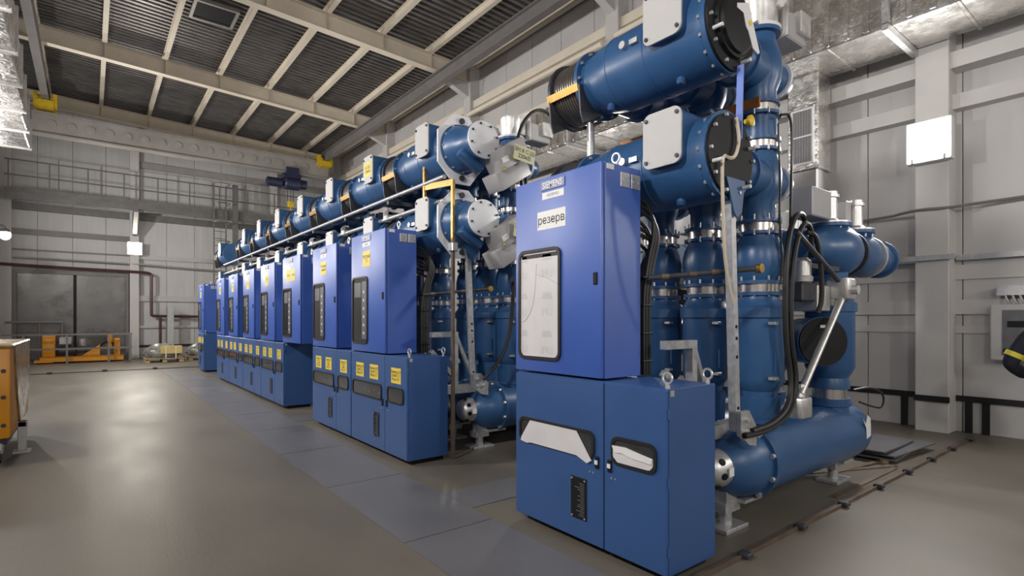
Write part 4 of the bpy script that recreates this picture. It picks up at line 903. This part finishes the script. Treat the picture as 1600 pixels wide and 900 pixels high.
# orange cart
r = thing('orange_cart', 'orange wheeled machine partly wrapped in film at the left edge', 'cart', (-1.2, 9, 0))
part('body', MB().rbox(-1.8, -.66, 7.86, 9.9, .27, 1.26, .04, 2), 'orange', r)
part('top_film', MB().rbox(-1.82, -.64, 7.84, 9.92, 1.24, 1.285, .015, 1), 'wrap', r)
poly = [(0, 0), (1.75, 0), (1.8, -.3), (1.75, -.6), (1.3, -.75), (.9, -.97), (.55, -.9), (.3, -.6), (.12, -.3)]
part('side_film', MB().prism(poly, (-.662, 8.05, 1.26), (0, 1, 0), (0, 0, 1), .022), 'wrap', r)
for z in (.42, .72, 1.0): part('bolt', MB().cyl((-.72, 7.862, z), (-.72, 7.85, z), .022, n=10), 'dark_steel', r)
part('chassis', MB().box(-1.75, -.7, 7.95, 9.8, .20, .27), 'dark_steel', r)
for x in (-.78, -1.7):
    w_ = part('castor', MB().cyl((x-.03, 8.0, .085), (x+.03, 8.0, .085), .085, n=18), 'rubber', r)
    part('fork', MB().rbox(x-.045, x+.045, 7.94, 8.06, .10, .22, .01, 1), 'alu', w_)
part('leg', MB().rbox(-.66, -.58, 8.48, 8.58, 0.02, .36, .005, 1).box(-.70, -.54, 8.44, 8.62, 0, .02).box(-.9, -.58, 8.48, 8.58, .30, .36), 'alu', r)

# ------------------------------------------------------------------ person at the right edge (only an elbow enters the frame)
def skin_mesh(name, verts, edges, radii, m, root, sub=2):
    me = bpy.data.meshes.new(name); me.from_pydata(verts, edges, []); o = bpy.data.objects.new(name, me); COL.objects.link(o)
    md = o.modifiers.new('skin', 'SKIN'); md.use_smooth_shade = True
    for i, rr in enumerate(radii):
        q = me.skin_vertices[0].data[i]; q.radius = rr if isinstance(rr, tuple) else (rr, rr); q.use_root = (i == 0)
    o.modifiers.new('sub', 'SUBSURF').levels = sub; o.modifiers['sub'].render_levels = sub
    dg = bpy.context.evaluated_depsgraph_get(); dg.update()
    me2 = bpy.data.meshes.new_from_object(o.evaluated_get(dg)); bpy.data.objects.remove(o); bpy.data.meshes.remove(me)
    me2.name = name; me2.materials.clear(); me2.materials.append(M[m]); me2.shade_smooth()
    o2 = bpy.data.objects.new(name, me2); COL.objects.link(o2); o2.parent = root; return o2
pr = thing('person', 'person in navy work clothes with a yellow reflective stripe at the right edge', 'person', (6.80, .79, 0))
# local frame: +x towards wall, the figure faces +x; left arm towards +y (into frame)
V = [(0, 0, .95), (0, 0, 1.12), (.01, 0, 1.32), (.0, 0, 1.46), (.0, 0, 1.55),
     (0, .10, .90), (.02, .11, .50), (0, .12, .10), (.14, .13, .05),
     (0, -.10, .90), (.02, -.11, .50), (0, -.12, .10), (.14, -.13, .05),
     (-.01, .19, 1.43), (-.06, .33, 1.14), (.14, .24, 1.02), (-.01, -.19, 1.43), (-.06, -.33, 1.14), (.14, -.24, 1.02)]
E = [(0, 1), (1, 2), (2, 3), (3, 4), (0, 5), (5, 6), (6, 7), (7, 8), (0, 9), (9, 10), (10, 11), (11, 12), (3, 13), (13, 14), (14, 15), (3, 16), (16, 17), (17, 18)]
Rr = [(.16, .12), (.15, .12), (.18, .13), (.11, .09), .06, .10, .072, .055, .045, .10, .072, .055, .045, .085, .068, .05, .085, .068, .05]
skin_mesh('body', V, E, Rr, 'navy', pr)
HV = [(.015, 0, 1.53), (.02, 0, 1.62), (.025, 0, 1.70), (.02, 0, 1.76), (.115, 0, 1.655), (.01, .085, 1.66), (.01, -.085, 1.66)]
skin_mesh('head', HV, [(0, 1), (1, 2), (2, 3), (2, 4), (2, 5), (2, 6)], [.055, .085, .095, .06, .018, .018, .018], 'skin', pr)
skin_mesh('hair', [(-.015, 0, 1.66), (-.005, 0, 1.74), (.03, 0, 1.775)], [(0, 1), (1, 2)], [.09, .092, .055], 'hair', pr)
for s in (1, -1):
    h = [(.14, .24*s, 1.02), (.21, .19*s, 1.0), (.25, .165*s, .99)]
    vs = list(h); es = [(0, 1), (1, 2)]; rs = [.036, .042, .036]
    for k in range(4):
        a = len(vs); vs += [(.265, (.15+.018*k-.015)*s, 1.02-.022*k), (.31, (.13+.014*k)*s, 1.015-.026*k), (.325, (.10+.012*k)*s, 1.0-.026*k)]
        es += [(2, a), (a, a+1), (a+1, a+2)]; rs += [.011, .0095, .008]
    a = len(vs); vs += [(.22, .15*s, 1.03), (.26, .12*s, 1.05)]; es += [(1, a), (a, a+1)]; rs += [.013, .010]
    skin_mesh('hand', vs, es, rs, 'skin', pr, 1)
def armband(t, s, m, wdt):
    p = Vector(V[13 if s > 0 else 16]).lerp(Vector(V[14 if s > 0 else 17]), t); d = (Vector(V[14 if s > 0 else 17])-Vector(V[13 if s > 0 else 16])).normalized()
    o = mesh_obj('reflective_band', MB().lathe(p-d*wdt/2, d, [(0, .076), (wdt, .074)], 24), m); o.parent = pr
for s in (1, -1):
    armband(.72, s, 'hi_vis', .045)
    o = mesh_obj('boot', MB().rbox(-.07, .20, s*.125-.055, s*.125+.055, 0, .11, .04, 3), 'black'); o.parent = pr
